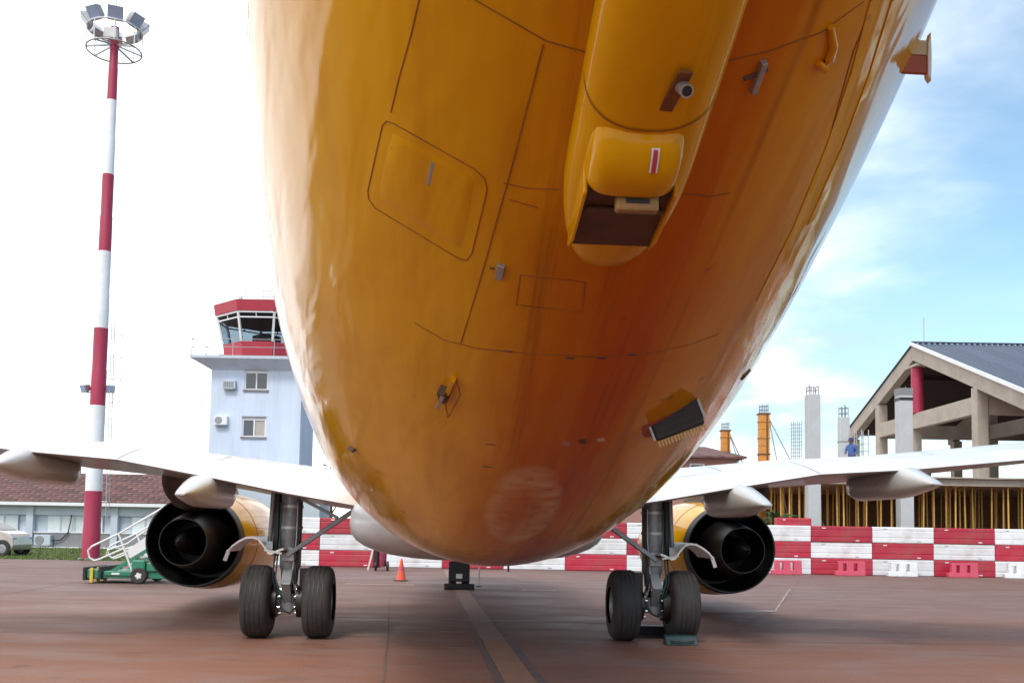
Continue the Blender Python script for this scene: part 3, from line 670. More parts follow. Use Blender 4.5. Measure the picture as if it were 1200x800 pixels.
for sx in (-1, 1):
    S = []
    for X, yte, zte, yle, zle, th in ST:
        ch = yle - yte
        S.append([(sx * X, yle - p[0], zle + (zte - zle) * p[0] / ch + p[1]) for p in foil(ch, th, 20, 0.026)])
    wing = loft(S, 'wing', 'wing', jet, 25)
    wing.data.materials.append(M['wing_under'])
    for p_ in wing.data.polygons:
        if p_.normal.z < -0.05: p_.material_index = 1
    # flap and spoiler gaps on the upper and lower skin
    def wline(pts, up, wd=0.012, mt='wing_seam', name='flap_gap'):
        b = B(); V = []; K = []
        for (X0, f0), (X1, f1) in zip(pts[:-1], pts[1:]):
            K += [(X0 + (X1 - X0) * i / 10, f0 + (f1 - f0) * i / 10) for i in range(10)]
        K.append(pts[-1])
        for X, f_ in K:
            y, z = wing_pt(X, f_, up); o = 0.004 if up else -0.004
            along = abs(pts[0][0] - pts[-1][0]) > 0.05
            if along: V += [(sx * X, y - wd / 2, z + o - 0.001 * up), (sx * X, y + wd / 2, z + o)]
            else: V += [(sx * (X - wd / 2), y, z + o), (sx * (X + wd / 2), y, z + o)]
        b.add(V, [(2 * i, 2 * i + 1, 2 * i + 3, 2 * i + 2) for i in range(len(K) - 1)]); return b.obj(name, mt, wing)
    for pts in ([(2.0, 0.74), (4.7, 0.70)], [(4.8, 0.70), (10.0, 0.70)], [(4.76, 0.66), (4.76, 0.985)], [(2.9, 0.5), (4.6, 0.5)], [(5.0, 0.52), (9.0, 0.52)], [(6.6, 0.52), (6.6, 0.70)], [(3.7, 0.5), (3.7, 0.70)]):
        wline(pts, True)
    for pts in ([(2.0, 0.80), (4.7, 0.78)], [(4.8, 0.78), (10.0, 0.78)], [(4.8, 0.60), (4.8, 0.985)], [(2.4, 0.62), (9.5, 0.62)]):
        wline(pts, False)
    # flap track fairings
    for X, y0, zt, zbm, hw_ in ((3.66, -2.0, 1.93, 1.80, 0.20), (5.88, -2.05, 2.24, 2.09, 0.21), (8.6, -2.95, 2.62, 2.45, 0.20)):
        Ln = 2.6; secs = []
        for i in range(15):
            t = i / 14; y = y0 + Ln * t
            ws = min(1.0, 0.30 + 0.80 * (t / 0.40) ** 0.75) if t < 0.40 else 1.0
            if t > 0.86: ws = math.sqrt(max(1 - ((t - 0.86) / 0.145) ** 2, 0.01))
            wx = hw_ * ws
            bot = zt + (zbm - zt) * min(1, (t / 0.4)) ** 0.75
            if t > 0.86: bot = zbm + 0.22 * ((t - 0.86) / 0.14) ** 2
            f_ = None
            for a, b_ in zip(ST[:-1], ST[1:]):
                if X <= b_[0]: break
            q_ = (X - a[0]) / (b_[0] - a[0]); yte = a[1] + (b_[1] - a[1]) * q_; yle = a[3] + (b_[3] - a[3]) * q_; zte = a[2] + (b_[2] - a[2]) * q_
            if y > yte: top = wing_pt(X, (yle - y) / (yle - yte), False)[1] + 0.05
            else: top = zt + 0.02 + (zte - zt) * max(0, (y - y0) / (yte - y0)) ** 0.9
            ring = []
            for a_ in range(16):
                g = 2 * math.pi * a_ / 16; cs, sn = math.cos(g), math.sin(g)
                ring.append((sx * X + wx * math.copysign(abs(cs) ** 0.62, cs), y, (top + bot) / 2 + (top - bot) / 2 * math.copysign(abs(sn) ** 0.8, sn)))
            secs.append(ring)
        loft(secs, 'fair', 'flap_track_fairing', wing, 50)

# wing-to-body fairing
S = []
for i in range(26):
    y = -2.75 + 8.6 * (i / 25) ** 1.35
    k = math.sqrt(max(1 - max(0, (-1.35 - y) / 1.42) ** 2, 0.002))
    if y > 4.0: k = math.sqrt(max(1 - ((y - 4.0) / 1.9) ** 2, 0.002))
    ring = []
    for a_ in range(32):
        g = 2 * math.pi * a_ / 32; cs, sn = math.cos(g), math.sin(g)
        ring.append((1.66 * k * math.copysign(abs(cs) ** 0.7, cs), y, 1.62 + (0.46 if sn < 0 else 0.62) * k * math.copysign(abs(sn) ** 0.8, sn)))
    S.append(ring)
wbf = loft(S, 'fair', 'wing_root_fairing', jet, 60)

# engines
for sx in (-1, 1):
    c = (sx * 4.83, 0, 1.27)
    cow = B().lathe([(3.40, 0.80), (3.395, 0.815), (3.6, 0.845), (4.1, 0.90), (4.8, 0.95), (5.6, 0.97), (6.6, 0.96), (7.3, 0.93), (7.75, 0.85), (7.86, 0.79), (7.8, 0.74), (7.4, 0.72)], c, 'Y', 64, 0.965)
    eng = cow.obj('engine', MY, jet, smooth=50)
    B().lathe([(3.402, 0.80), (3.9, 0.79), (4.6, 0.72)], c, 'Y', 56, 0.965).obj('fan_duct', 'black_metal', eng, smooth=50)
    B().disc((c[0], 4.59, c[2]), 0.725, 'Y', 48).obj('fan_guide_vanes', 'black_metal', eng)
    B().lathe([(4.58, 0.64), (4.0, 0.60), (3.3, 0.50), (2.72, 0.405), (2.72, 0.385), (3.2, 0.40), (3.7, 0.38)], c, 'Y', 48).obj('core_nozzle', 'core_metal', eng, smooth=50)
    B().lathe([(3.69, 0.385), (3.68, 0.26), (3.1, 0.21), (2.7, 0.13), (2.42, 0.02)], c, 'Y', 36).obj('exhaust_plug', 'core_metal', eng, smooth=50)
    B().lathe([(3.394, 0.796), (3.391, 0.822), (3.62, 0.853), (3.625, 0.84)], c, 'Y', 64, 0.965).obj('nozzle_lip', 'black_metal', eng, smooth=50)
    B().lathe([(7.2, 0.02), (6.9, 0.2), (6.7, 0.3)], c, 'Y', 24).obj('spinner', 'grey', eng, smooth=60)
    B().disc((c[0], 6.72, c[2]), 0.73, 'Y', 40).obj('fan_disc', 'black_metal', eng)
    # pylon from the nozzle top to the wing underside
    S = []
    for y, zl, zh, hw_ in ((1.45, 2.16, 2.36, 0.03), (1.9, 2.02, 2.36, 0.13), (2.6, 1.86, 2.4, 0.19), (3.4, 1.80, 2.42, 0.22), (4.4, 1.9, 2.4, 0.24), (6.2, 2.0, 2.3, 0.15), (6.9, 2.08, 2.16, 0.05)):
        S.append([(c[0] + hw_ * u, y, v) for u, v in ((-1, zl + 0.08), (-0.6, zl), (0.6, zl), (1, zl + 0.08), (1, zh), (-1, zh))])
    loft(S, 'pylon', 'engine_pylon', eng, 30)
    # joint between reverser and cowl
    B().lathe([(4.42, 0.920), (4.42, 0.928), (4.436, 0.929), (4.436, 0.921)], c, 'Y', 64, 0.965).obj('cowl_joint', 'seam', eng)

# landing gear
def tyre_prof(r, wd, rim):
    P = []
    for i in range(15):
        a = math.pi * i / 14
        P.append((-wd / 2 * math.copysign(abs(math.cos(a)) ** 0.55, math.cos(a)), rim + (r - rim) * math.sin(a) ** 0.42))
    return P
def wheel(name, cx, cy, cz, r, wd, parent, rim=None, hubside=1):
    rim = rim or r * 0.52
    pr = tyre_prof(r, wd, rim)
    # tread grooves
    t = B().lathe(pr, (cx, cy, cz), 'X', 56).obj(name, 'tyre', parent, smooth=40)
    for g in (-0.24, -0.08, 0.08, 0.24):
        B().lathe([(g * wd - 0.006, r * 0.985), (g * wd - 0.005, r * 1.0015), (g * wd + 0.005, r * 1.0015), (g * wd + 0.006, r * 0.985)], (cx, cy, cz), 'X', 56).obj('tread_groove', 'dark', t)
    h = B().lathe([(-wd * 0.36, 0.02), (-wd * 0.38, rim * 0.45), (-wd * 0.30, rim * 0.6), (-wd * 0.30, rim * 0.86), (-wd * 0.40, rim * 1.01), (wd * 0.40, rim * 1.01), (wd * 0.30, rim * 0.86), (wd * 0.30, rim * 0.6), (wd * 0.38, rim * 0.45), (wd * 0.36, 0.02)], (cx, cy, cz), 'X', 36)
    h.obj('rim', 'hub', t, smooth=30)
    return t
for sx in (-1, 1):
    gx = sx * 2.615
    leg = B().tube([(gx, 0, 0.78), (gx, 0, 0.95), (gx, 0.02, 1.0), (gx, 0.05, 2.15)], [0.115, 0.125, 0.15, 0.15], 28)
    gear = leg.obj('main_landing_gear', 'strut', jet, smooth=40)
    B().tube([(gx, 0, 0.5), (gx, 0, 0.80)], 0.085, 24).obj('shock_piston', 'chrome', gear, smooth=40)
    B().tube([(gx - 0.48, 0, 0.5), (gx + 0.48, 0, 0.5)], 0.075, 18).obj('axle', 'strut', gear, smooth=40)
    B().tube([(gx, 0, 0.40), (gx, 0, 0.62)], [0.13, 0.15], 18).obj('axle_housing', 'strut', gear, smooth=40)
    for s in (-1, 1):
        wh = wheel('wheel', gx + s * 0.425, 0, 0.508, 0.508, 0.40, gear)
        B().lathe([(-0.09, 0.06), (-0.09, 0.225), (0.06, 0.225), (0.06, 0.06)], (gx + s * 0.215, 0, 0.508), 'X', 28).obj('brake_drum', 'core_metal', gear, smooth=30)
        for k in range(7):
            a = 2 * math.pi * k / 7
            B().tube([(gx + s * 0.10, 0.17 * math.cos(a), 0.508 + 0.17 * math.sin(a)), (gx + s * 0.135, 0.17 * math.cos(a), 0.508 + 0.17 * math.sin(a))], 0.028, 10).obj('brake_cylinder', 'chrome', gear, smooth=40)
    # torsion links behind the leg
    B().prism([(-0.16, 0.98), (-0.34, 0.78), (-0.30, 0.74), (-0.10, 0.90)], gx - 0.07, gx + 0.07, 'X').obj('torsion_link', 'strut', gear, bevel=0.01)
    B().prism([(-0.34, 0.77), (-0.14, 0.50), (-0.08, 0.54), (-0.30, 0.80)], gx - 0.06, gx + 0.06, 'X').obj('torsion_link', 'strut', gear, bevel=0.01)
    # folding side brace towards the fuselage
    B().beam((gx + sx * 0.02, -0.19, 1.16), (sx * 1.62, -0.10, 1.88), 0.06, 0.15, up=(0, 1, 0)).obj('side_brace', 'strut', gear, bevel=0.008)
    B().beam((sx * 1.95, -0.06, 1.70), (gx - sx * 0.1, 0.0, 1.98), 0.045, 0.06, up=(0, 1, 0)).obj('side_brace', 'strut', gear, bevel=0.006)
    B().box(gx - 0.09, gx + 0.09, -0.235, -0.10, 1.08, 1.20).obj('brace_lug', 'strut', gear, bevel=0.01)
    # actuator, lines and hoses
    B().tube([(gx + sx * 0.21, 0.02, 1.15), (gx + sx * 0.20, 0.06, 2.1)], [0.05, 0.05], 14).obj('retraction_actuator', 'dark', gear, smooth=40)
    B().tube([(gx + sx * 0.30, 0.04, 1.35), (gx + sx * 0.27, 0.06, 2.1)], [0.035, 0.035], 12).obj('retraction_actuator', 'strut', gear, smooth=40)
    for k, (dx, mt_, r_) in enumerate(((0.13, 'teal', 0.012), (0.17, 'dark', 0.012), (-0.14, 'dark', 0.014), (-0.10, 'steel', 0.010))):
        X = gx + sx * dx
        B().tube([(X, -0.1, 1.9), (X, -0.13, 1.4), (X + sx * 0.03, -0.15, 1.05), (X + sx * 0.04, -0.17, 0.85), (X - sx * 0.02, -0.2, 0.66), (X - sx * 0.06, -0.16, 0.56)], r_, 8).obj('hydraulic_hose', mt_, gear, smooth=60)
    B().tube([(gx - 0.12, -0.16, 0.52), (gx - 0.05, -0.22, 0.40), (gx + 0.05, -0.22, 0.36), (gx + 0.13, -0.16, 0.45)], 0.016, 8).obj('hydraulic_hose', 'dark', gear, smooth=60)
    B().box(gx - 0.06, gx + 0.05, -0.21, -0.14, 0.60, 0.72).obj('junction_block', 'dark', gear, bevel=0.012)
    B().tube([(gx + 0.0, -0.155, 0.70), (gx + 0.0, -0.185, 0.70)], 0.028, 12).obj('indicator_lamp', 'white', gear)
    B().box(gx - sx * 0.20 - 0.05, gx - sx * 0.20 + 0.05, -0.08, 0.06, 0.70, 0.98).obj('valve_block', 'dark', gear, bevel=0.012)
    for z in (1.25, 1.55, 1.85):
        B().lathe([(z - 0.02, 0.153), (z - 0.02, 0.163), (z + 0.02, 0.163), (z + 0.02, 0.153)], (gx, 0.03, 0), 'Z', 24).obj('hose_clamp', 'steel', gear)
    # outboard leg door, wavy lower edge
    W2 = [(0.04, 1.27), (0.10, 1.25), (0.20, 1.205), (0.25, 1.215), (0.33, 1.33), (0.40, 1.405), (0.47, 1.425), (0.56, 1.415), (0.66, 1.36), (0.75, 1.29), (0.79, 1.235)]
    b = B(); V = []
    for y in (-0.38, 0.45):
        for o in (0.0, -0.03):
            V += [(gx + sx * dx, y, z + o) for dx, z in W2]
    k = len(W2)
    b.add(V, [(i, i + 1, 2 * k + i + 1, 2 * k + i) for i in range(k - 1)] + [(k + i, k + i + 1, 3 * k + i + 1, 3 * k + i) for i in range(k - 1)] + [(i, i + 1, k + i + 1, k + i) for i in range(k - 1)] + [(2 * k + i, 2 * k + i + 1, 3 * k + i + 1, 3 * k + i) for i in range(k - 1)] + [(0, k, 3 * k, 2 * k), (k - 1, 2 * k - 1, 4 * k - 1, 3 * k - 1)])
    gd = b.obj('leg_door', 'white', gear, smooth=40)
    B().beam((gx + sx * 0.79, -0.34, 1.23), (gx + sx * 0.84, -0.34, 1.08), 0.03, 0.05).obj('door_link', 'fair', gd)
    B().beam((gx + sx * 0.06, -0.37, 1.19), (gx + sx * 0.30, -0.37, 1.24), 0.03, 0.03).obj('door_link', 'fair', gd)
# nose gear
ng = B().tube([(0, 11.3, 0.35), (0, 11.35, 1.5)], [0.06, 0.09], 16).obj('nose_landing_gear', 'strut', jet, smooth=40)
B().tube([(-0.26, 11.3, 0.345), (0.26, 11.3, 0.345)], 0.05, 12).obj('axle', 'strut', ng)
for s in (-1, 1): wheel('wheel', s * 0.17, 11.3, 0.343, 0.343, 0.20, ng)
B().box(-0.27, 0.27, 10.90, 10.93, 0.20, 0.72).obj('mud_guard', 'dark', ng, bevel=0.02)
B().box(-0.08, 0.08, 10.893, 10.899, 0.28, 0.40).obj('placard', 'white', ng)
# belly antenna blade and mast
B().prism([(2.0, 1.26), (2.35, 1.26), (2.28, 0.98), (2.18, 0.98)], -0.012, 0.012, 'X').obj('blade_antenna', 'white', jet)
B().prism([(0.6, 1.22), (1.0, 1.22), (0.9, 0.93), (0.75, 0.93)], 0.55, 0.57, 'X').obj('drain_mast', 'rust', jet)

# ------------------------------------------------------------------ chocks, cone, small apron things
def wc(px, py, Y):           # a world point on the vertical plane at distance Y
    v = Fw + Rr * ((px - 600) / FPX) - Ur * ((py - PY0) / FPX); return CAM + v * (Y / v.y)
A2W = Minv.inverted()
def chock(label, lx, ly, wd, mt='chock', h=0.17, dp=0.26):
    p = A2W @ Vector((lx, ly, 0)); t = thing('wheel_chock', label, 'chock', p, YAW)
    B().prism([(-dp / 2, 0.002), (dp / 2, 0.002), (dp / 2 - 0.05, h), (-dp / 2 + 0.07, h * 0.9)], -wd / 2, wd / 2, 'X').obj('block', mt, t, bevel=0.018)
    B().tube([(-wd / 2 + 0.06, -dp / 2 - 0.01, 0.075), (0, -dp / 2 - 0.02, 0.055), (wd / 2 - 0.06, -dp / 2 - 0.01, 0.075)], 0.014, 8).obj('rope', mt, t)
    return t
chock('teal rubber chock behind the outboard right main wheel', 2.615 + 0.30, -0.50, 0.46, 'chock', 0.14, 0.22)
chock('dark rubber chock ahead of the right main wheels', 2.615 + 0.15, 0.56, 0.95, 'dark')
chock('long black chock behind the nose wheels', 0, 10.83, 0.78, 'dark', 0.16, 0.2)
cp = wc(470, 680, 28.4); cp.z = 0
cn = thing('traffic_cone', 'orange traffic cone standing before the checkered barrier wall', 'traffic cone', cp)
B().box(-0.19, 0.19, -0.19, 0.19, 0.0, 0.03).obj('base', 'dark', cn, bevel=0.01)
B().lathe([(0.03, 0.145), (0.28, 0.095), (0.48, 0.055), (0.64, 0.026), (0.64, 0.0)], (0, 0, 0), 'Z', 24).obj('body', 'cone', cn, smooth=50)
B().lathe([(0.30, 0.0935), (0.42, 0.071)], (0, 0, 0), 'Z', 24).obj('sleeve', 'pink', cn, smooth=50)
rp = wc(561, 687, 26.2); rp.z = 0
rd = thing('grounding_pole', 'thin steel pole standing on the apron beside the nose wheels', 'pole', rp)
B().tube([(0, 0, 0.02), (0, 0, 0.62)], 0.022, 10).obj('rod', 'steel', rd)
B().lathe([(0.0, 0.09), (0.02, 0.09), (0.03, 0.03)], (0, 0, 0), 'Z', 16).obj('foot', 'dark', rd)
ep = wc(443, 668, 34.6); ep.z = 0
ex = thing('fire_extinguisher_cart', 'maroon wheeled cart with pale slanted handle in front of the barrier wall', 'cart', ep)
B().lathe([(0.14, 0.02), (0.15, 0.15), (0.75, 0.16), (0.88, 0.10), (0.95, 0.04), (0.99, 0.04), (0.99, 0.0)], (0.14, 0, 0), 'Z', 20).obj('cylinder', 'maroon', ex, smooth=45)
for s in (-1, 1): B().lathe([(-0.03, 0.03), (-0.03, 0.17), (0.03, 0.17), (0.03, 0.03)], (0.14 + s * 0.21, -0.08, 0.17), 'X', 20).obj('wheel', 'dark', ex, smooth=30)
B().beam((-0.33, -0.25, 0.02), (-0.13, -0.18, 0.95), 0.04, 0.05).obj('handle', 'white', ex)
B().box(-0.16, 0.0, -0.18, -0.02, 0.10, 0.80).obj('hose_box', 'dark', ex, bevel=0.02)

# ------------------------------------------------------------------ checkered barrier wall
BL, BH, BY, BX0 = 2.365, 0.625, 37.25, -9.72
def block_mesh(name, mt):
    h = BH - 0.012; P = []
    # profile in depth (y) and height (z): ribs and grooves moulded along the block
    front = [(0.0, 0.02), (0.03, 0.0)]
    pr = [(0.03, 0.0), (0.0, 0.03), (0.0, 0.17), (0.014, 0.185), (0.014, 0.205), (0.0, 0.23), (0.0, h - 0.17), (0.010, h - 0.155), (0.010, h - 0.14), (0.0, h - 0.12), (0.0, h - 0.03), (0.03, h)]
    poly = pr + [(0.45 - a, z) for a, z in pr[::-1]]
    b = B().prism(poly, 0.008, BL - 0.008, 'X')
    me = b.mesh(name); me.materials.append(M[mt]); return me
MB_ = {'red': block_mesh('red_barrier', 'barrier_red'), 'white': block_mesh('white_barrier', 'barrier_white')}
sl1 = B().box(0, 0.14, -0.004, 0.02, 0, 0.035).mesh('slot'); sl1.materials.append(M['barrier_white'])
sl2 = B().box(0, 0.14, -0.004, 0.02, 0, 0.035).mesh('slot'); sl2.materials.append(M['steel'])
numw = ['', 'first column', 'second column', 'third column', 'fourth column', 'fifth column', 'sixth column', 'seventh column', 'eighth column']
rown = ('bottom', 'middle', 'top')
def barrier(cname, i, r, x, y, z, label, group):
    o = link('barrier_block', MB_[cname], None, None, 0.0); o.location = (x, y, z); o.rotation_euler = (0, 0, R(random.uniform(-0.7, 0.7)))
    bv = o.modifiers.new('bevel', 'BEVEL'); bv.width = 0.008; bv.segments = 1; bv.limit_method = 'ANGLE'; bv.angle_limit = R(50)
    tag(o, label, 'barrier', group)
    for dx, dz in ((0.42, BH - 0.105), (1.72, 0.055)):
        s = link('slot', sl1 if cname == 'red' else sl2, o); s.location = (dx, 0, dz)
    return o
for i in range(14):
    for r in range(3):
        cname = 'white' if (i + r) % 2 == 0 else 'red'
        jy = random.uniform(-0.03, 0.03)
        barrier(cname, i, r, BX0 + i * BL, BY + 0.02 * i * 0 + jy, 0.002 + r * BH, f'{cname} barrier block, {rown[r]} row, ' + ('in the column before the palm shrub' if i == 8 else f'{numw[abs(i - 8)]} from the palm shrub towards the ' + ('tower' if i < 8 else 'hall')), f'{cname} blocks in the {rown[r]} row of the wall')
o = barrier('red', 0, 0, 10.55, 38.3, 1.56, 'red barrier block raised behind the wall next to the palm shrub', None)
o.scale = (0.58, 1, 1)
sp = tag(B().box(-0.66, 0.66, -0.5, 0.5, 0, 1.555).obj('pallet_stack', 'greywall', None, bevel=0.03, loc=(11.24, 38.55, 0.0)), 'grey block standing behind the wall under the raised red barrier', 'block')
# small slotted barricade feet in front of the wall
def foot_mesh(name, mt):
    """outline with two open slots and hooked shoulders"""
    bm = bmesh.new(); xs = [0, 0.13, 0.30, 0.43, 0.71, 0.84, 1.01, 1.14]; zs = [0, 0.10, 0.17, 0.46, 0.54]
    for yy in (0, 0.16):
        pass
    b = B(); solid = {}
    for i in range(7):
        for j in range(4):
            slot = (i in (2, 4)) and j == 2
            skip = (i == 0 and j >= 2) or (i == 6 and j in (1, 2) and False) or slot
            solid[(i, j)] = not skip
    idx = {}
    V = []
    def vid(i, j, k):
        key = (i, j, k)
        if key not in idx:
            idx[key] = len(V); V.append((xs[i], (0.0 if k == 0 else 0.17) + (0.05 * (1 - zs[j] / 0.54) * (-1 if k == 0 else 1)), zs[j]))
        return idx[key]
    Fs = []
    for (i, j), s in solid.items():
        if not s: continue
        Fs.append((vid(i, j, 0), vid(i + 1, j, 0), vid(i + 1, j + 1, 0), vid(i, j + 1, 0)))
        Fs.append((vid(i, j, 1), vid(i, j + 1, 1), vid(i + 1, j + 1, 1), vid(i + 1, j, 1)))
        for (di, dj), (a, c_) in {(-1, 0): ((i, j), (i, j + 1)), (1, 0): ((i + 1, j), (i + 1, j + 1)), (0, -1): ((i, j), (i + 1, j)), (0, 1): ((i, j + 1), (i + 1, j + 1))}.items():
            if not solid.get((i + di, j + dj), False):
                Fs.append((vid(*a, 0), vid(*c_, 0), vid(*c_, 1), vid(*a, 1)))
    bm.free()
    b.add(V, Fs); me = b.mesh(name); me.materials.append(M[mt]); return me
FP, FW_ = foot_mesh('pink_foot', 'pink'), foot_mesh('white_foot', 'barrier_white')
for px, me, lab in ((905, FP, 'faded red slotted barricade foot before the white block by the engine'), (979, FP, 'faded red slotted barricade foot before a red block, between red and white feet'), (1041, FW_, 'white slotted barricade foot standing between two faded red feet'),
                    (1112, FP, 'faded red slotted barricade foot between two white feet'), (1178, FW_, 'white slotted barricade foot last in the row past the red feet')):
    p = wc(px, 672, 36.7)
    o = link('barricade_foot', me, None, None, 0.02); o.location = (p.x, 36.72, 0.002); o.rotation_euler = (0, 0, R(random.uniform(-3, 3)))
    tag(o, lab, 'barricade')

# ------------------------------------------------------------------ floodlight mast
mt_ = thing('floodlight_mast', 'tall red and white banded floodlight mast with ladder and ring of lamps', 'light mast', (-17.5, 40.4, 0))
Zs = [0, 2.84, 6.44, 9.72, 13.03, 16.38, 19.65, 22.9]; Rs = [0.36, 0.335, 0.31, 0.285, 0.26, 0.23, 0.20, 0.17]
for i in range(7):
    k = 'mast_red' if i % 2 == 0 else 'mast_white'
    B().lathe([(Zs[i], 0.0), (Zs[i], Rs[i]), (Zs[i] + 0.45 * (Zs[i + 1] - Zs[i]), Rs[i] - 0.008), (Zs[i] + 0.47 * (Zs[i + 1] - Zs[i]), Rs[i] - 0.022), (Zs[i + 1] - 0.002, Rs[i + 1] + 0.008), (Zs[i + 1] - 0.002, 0.0)], (0, 0, 0), 'Z', 28).obj('pole_band', k, mt_, smooth=40)
B().lathe([(0, 0.5), (0.05, 0.5), (0.05, 0.34)], (0, 0, 0.003), 'Z', 24).obj('base_flange', 'steel', mt_)
lb = B()
for s in (-1, 1): lb.tube([(0.62, s * 0.16, 1.6), (0.50, s * 0.16, 10.0)], 0.018, 6)
for i in range(24):
    z = 1.8 + i * 0.34; lb.tube([(0.62 - 0.12 * (z - 1.6) / 8.4, -0.16, z), (0.62 - 0.12 * (z - 1.6) / 8.4, 0.16, z)], 0.012, 5)
for i in range(5):
    z = 2.4 + i * 1.75; lb.tube([(0.25, 0, z), (0.6 - 0.12 * (z - 1.6) / 8.4, 0, z)], 0.016, 5)
for i in range(4):
    z = 6.6 + i * 0.95; x = 0.5
    lb.tube([(x, -0.16, z), (x + 0.3, -0.22, z), (x + 0.42, 0, z), (x + 0.3, 0.22, z), (x, 0.16, z)], 0.012, 5)
lb.tube([(0.93, 0, 6.6), (0.93, 0, 9.5)], 0.012, 5)
lb.obj('ladder', 'steel', mt_)
def flood(p, aim, parent, s=0.55):
    d = Vector(aim).normalized(); q = d.to_track_quat('-Z', 'Y').to_matrix()
    def tr(b): b.v = [tuple(q @ Vector(v) + Vector(p)) for v in b.v]; return b
    o = tr(B().prism([(-s / 2, 0), (s / 2, 0), (s * 0.34, 0.26), (-s * 0.34, 0.26)], -s / 2, s / 2, 'X')).obj('floodlight', 'steel', parent, bevel=0.015)
    tr(B().box(-s / 2 + 0.03, s / 2 - 0.03, -s / 2 + 0.03, s / 2 - 0.03, -0.012, -0.002)).obj('lamp_glass', 'lampglass', o)
    return o
for zr, rr in ((22.75, 1.12), (21.85, 1.12)):
    pts = [(rr * math.cos(2 * math.pi * i / 32), rr * math.sin(2 * math.pi * i / 32), zr) for i in range(33)]
    B().tube(pts, 0.035, 6, False).obj('lamp_ring', 'steel' if zr < 22.5 else 'mast_white', mt_)
for i in range(8):
    a = 2 * math.pi * (i + 0.5) / 8; cx, cy = math.cos(a), math.sin(a)
    B().beam((0.12 * cx, 0.12 * cy, 22.1), (1.12 * cx, 1.12 * cy, 21.85), 0.05, 0.07).obj('ring_spoke', 'steel', mt_)
    B().tube([(1.12 * cx, 1.12 * cy, 21.85), (1.12 * cx, 1.12 * cy, 22.75)], 0.025, 6).obj('ring_post', 'mast_white', mt_)
    flood((1.2 * cx, 1.2 * cy, 22.95), (0.9 * cx, 0.9 * cy, -0.75), mt_, 0.62)
B().box(-0.35, 0.2, -0.35, -0.1, 22.3, 22.75).obj('control_gear_box', 'mast_white', mt_, bevel=0.02)
B().tube([(0, 0, 22.8), (0, 0, 25.6)], [0.03, 0.012], 8).obj('lightning_rod', 'steel', mt_)
for s in (-1, 1):
    B().beam((s * 0.2, 0, 7.0), (s * 0.5, 0, 7.0), 0.05, 0.05).obj('lamp_arm', 'steel', mt_)
    flood((s * 0.58, -0.15, 7.12), (s * 0.4, -0.8, -0.35), mt_, 0.34)

# ------------------------------------------------------------------ control tower
T = thing('control_tower', 'pale blue control tower with red glazed cab and balcony', 'tower', (-22.1, 70, 0))
TW, TD = 6.62, 4.6
tw = B()
# front wall as pieces round the two window openings so the windows are recessed
wins = [(2.45, 4.15, 11.33, 12.75), (2.38, 4.10, 7.88, 9.29), (2.38, 4.10, 4.3, 5.7)]
xs = [0, 2.38, 4.15, TW]
tw.box(0, TW, 0.25, TD, 0, 13.0)
zc_ = [0] + [v for w_ in sorted(wins, key=lambda q: q[2]) for v in (w_[2], w_[3])] + [13.0]
for i in range(len(zc_) - 1):
    z0, z1 = zc_[i], zc_[i + 1]
    if i % 2 == 0: tw.box(0, TW, 0, 0.249, z0 + (0.001 if i else 0), z1 - 0.001)
    else:
        wq = sorted(wins, key=lambda q: q[2])[i // 2]
        tw.box(0, wq[0], 0, 0.249, z0, z1); tw.box(wq[1], TW, 0, 0.249, z0, z1)
tw.obj('wall', 'towerwall', T)
for k, (x0, x1, z0, z1) in enumerate(wins):
    f = B(); t_ = 0.09
    f.box(x0 + .002, x0 + t_, 0.06, 0.2, z0 + .002, z1 - .002); f.box(x1 - t_, x1 - .002, 0.06, 0.2, z0 + .002, z1 - .002); f.box(x0 + t_, x1 - t_, 0.06, 0.2, z1 - t_ * 2, z1 - .002); f.box(x0 + t_, x1 - t_, 0.06, 0.2, z0 + .002, z0 + t_); f.box((x0 + x1) / 2 - 0.05, (x0 + x1) / 2 + 0.05, 0.058, 0.2, z0 + t_, z1 - 2 * t_)
    fr = f.obj('window', 'trim', T)
    mid = (x0 + x1) / 2
    B().box(x0 + t_, mid - .05, 0.11, 0.13, z0 + t_, z1 - 2 * t_).obj('pane', 'glass', fr); B().box(mid + .05, x1 - t_, 0.14, 0.16, z0 + t_, z1 - 2 * t_).obj('pane', 'blind' if k else 'glass', fr)
    B().box(x0 - 0.08, x1 + 0.08, -0.12, 0.05, z0 - 0.12, z0 - .001).obj('sill', 'greywall', fr)
    B().box(x0 - 0.03, x1 + 0.03, -0.05, 0.0, z1 + 0.001, z1 + 0.10).obj('lintel', 'greywall', fr)
def acunit(x, y, z, parent, mt='trim', wd=0.95, ht=0.65, fan=True):
    o = B().box(x, x + wd, y - 0.38, y - 0.02, z, z + ht).obj('air_conditioner', mt, parent, bevel=0.03)
    if fan:
        B().lathe([(-0.40, 0.0), (-0.40, 0.25), (-0.385, 0.27), (-0.375, 0.27)], (x + wd * 0.34, y, z + ht / 2), 'Y', 24).obj('fan_grille', 'strut', o)
        for k in range(3): B().lathe([(-0.408, 0.07 + k * 0.07), (-0.408, 0.085 + k * 0.07)], (x + wd * 0.34, y, z + ht / 2), 'Y', 20).obj('grille_ring', 'steel', o)
    else:
        for k in range(6): B().box(x + 0.08 + k * (wd - 0.16) / 6, x + 0.08 + (k + 0.6) * (wd - 0.16) / 6, y - 0.395, y - 0.38, z + 0.1, z + ht - 0.1).obj('louvre', 'greywall', o)
    B().box(x + 0.1, x + wd - 0.1, y - 0.36, y - 0.001, z - 0.08, z - 0.002).obj('bracket', 'strut', o)
    return o
acunit(0.95, 0, 11.35, T, 'palewall', 0.92, 0.62, False); acunit(0.42, 0, 8.7, T)
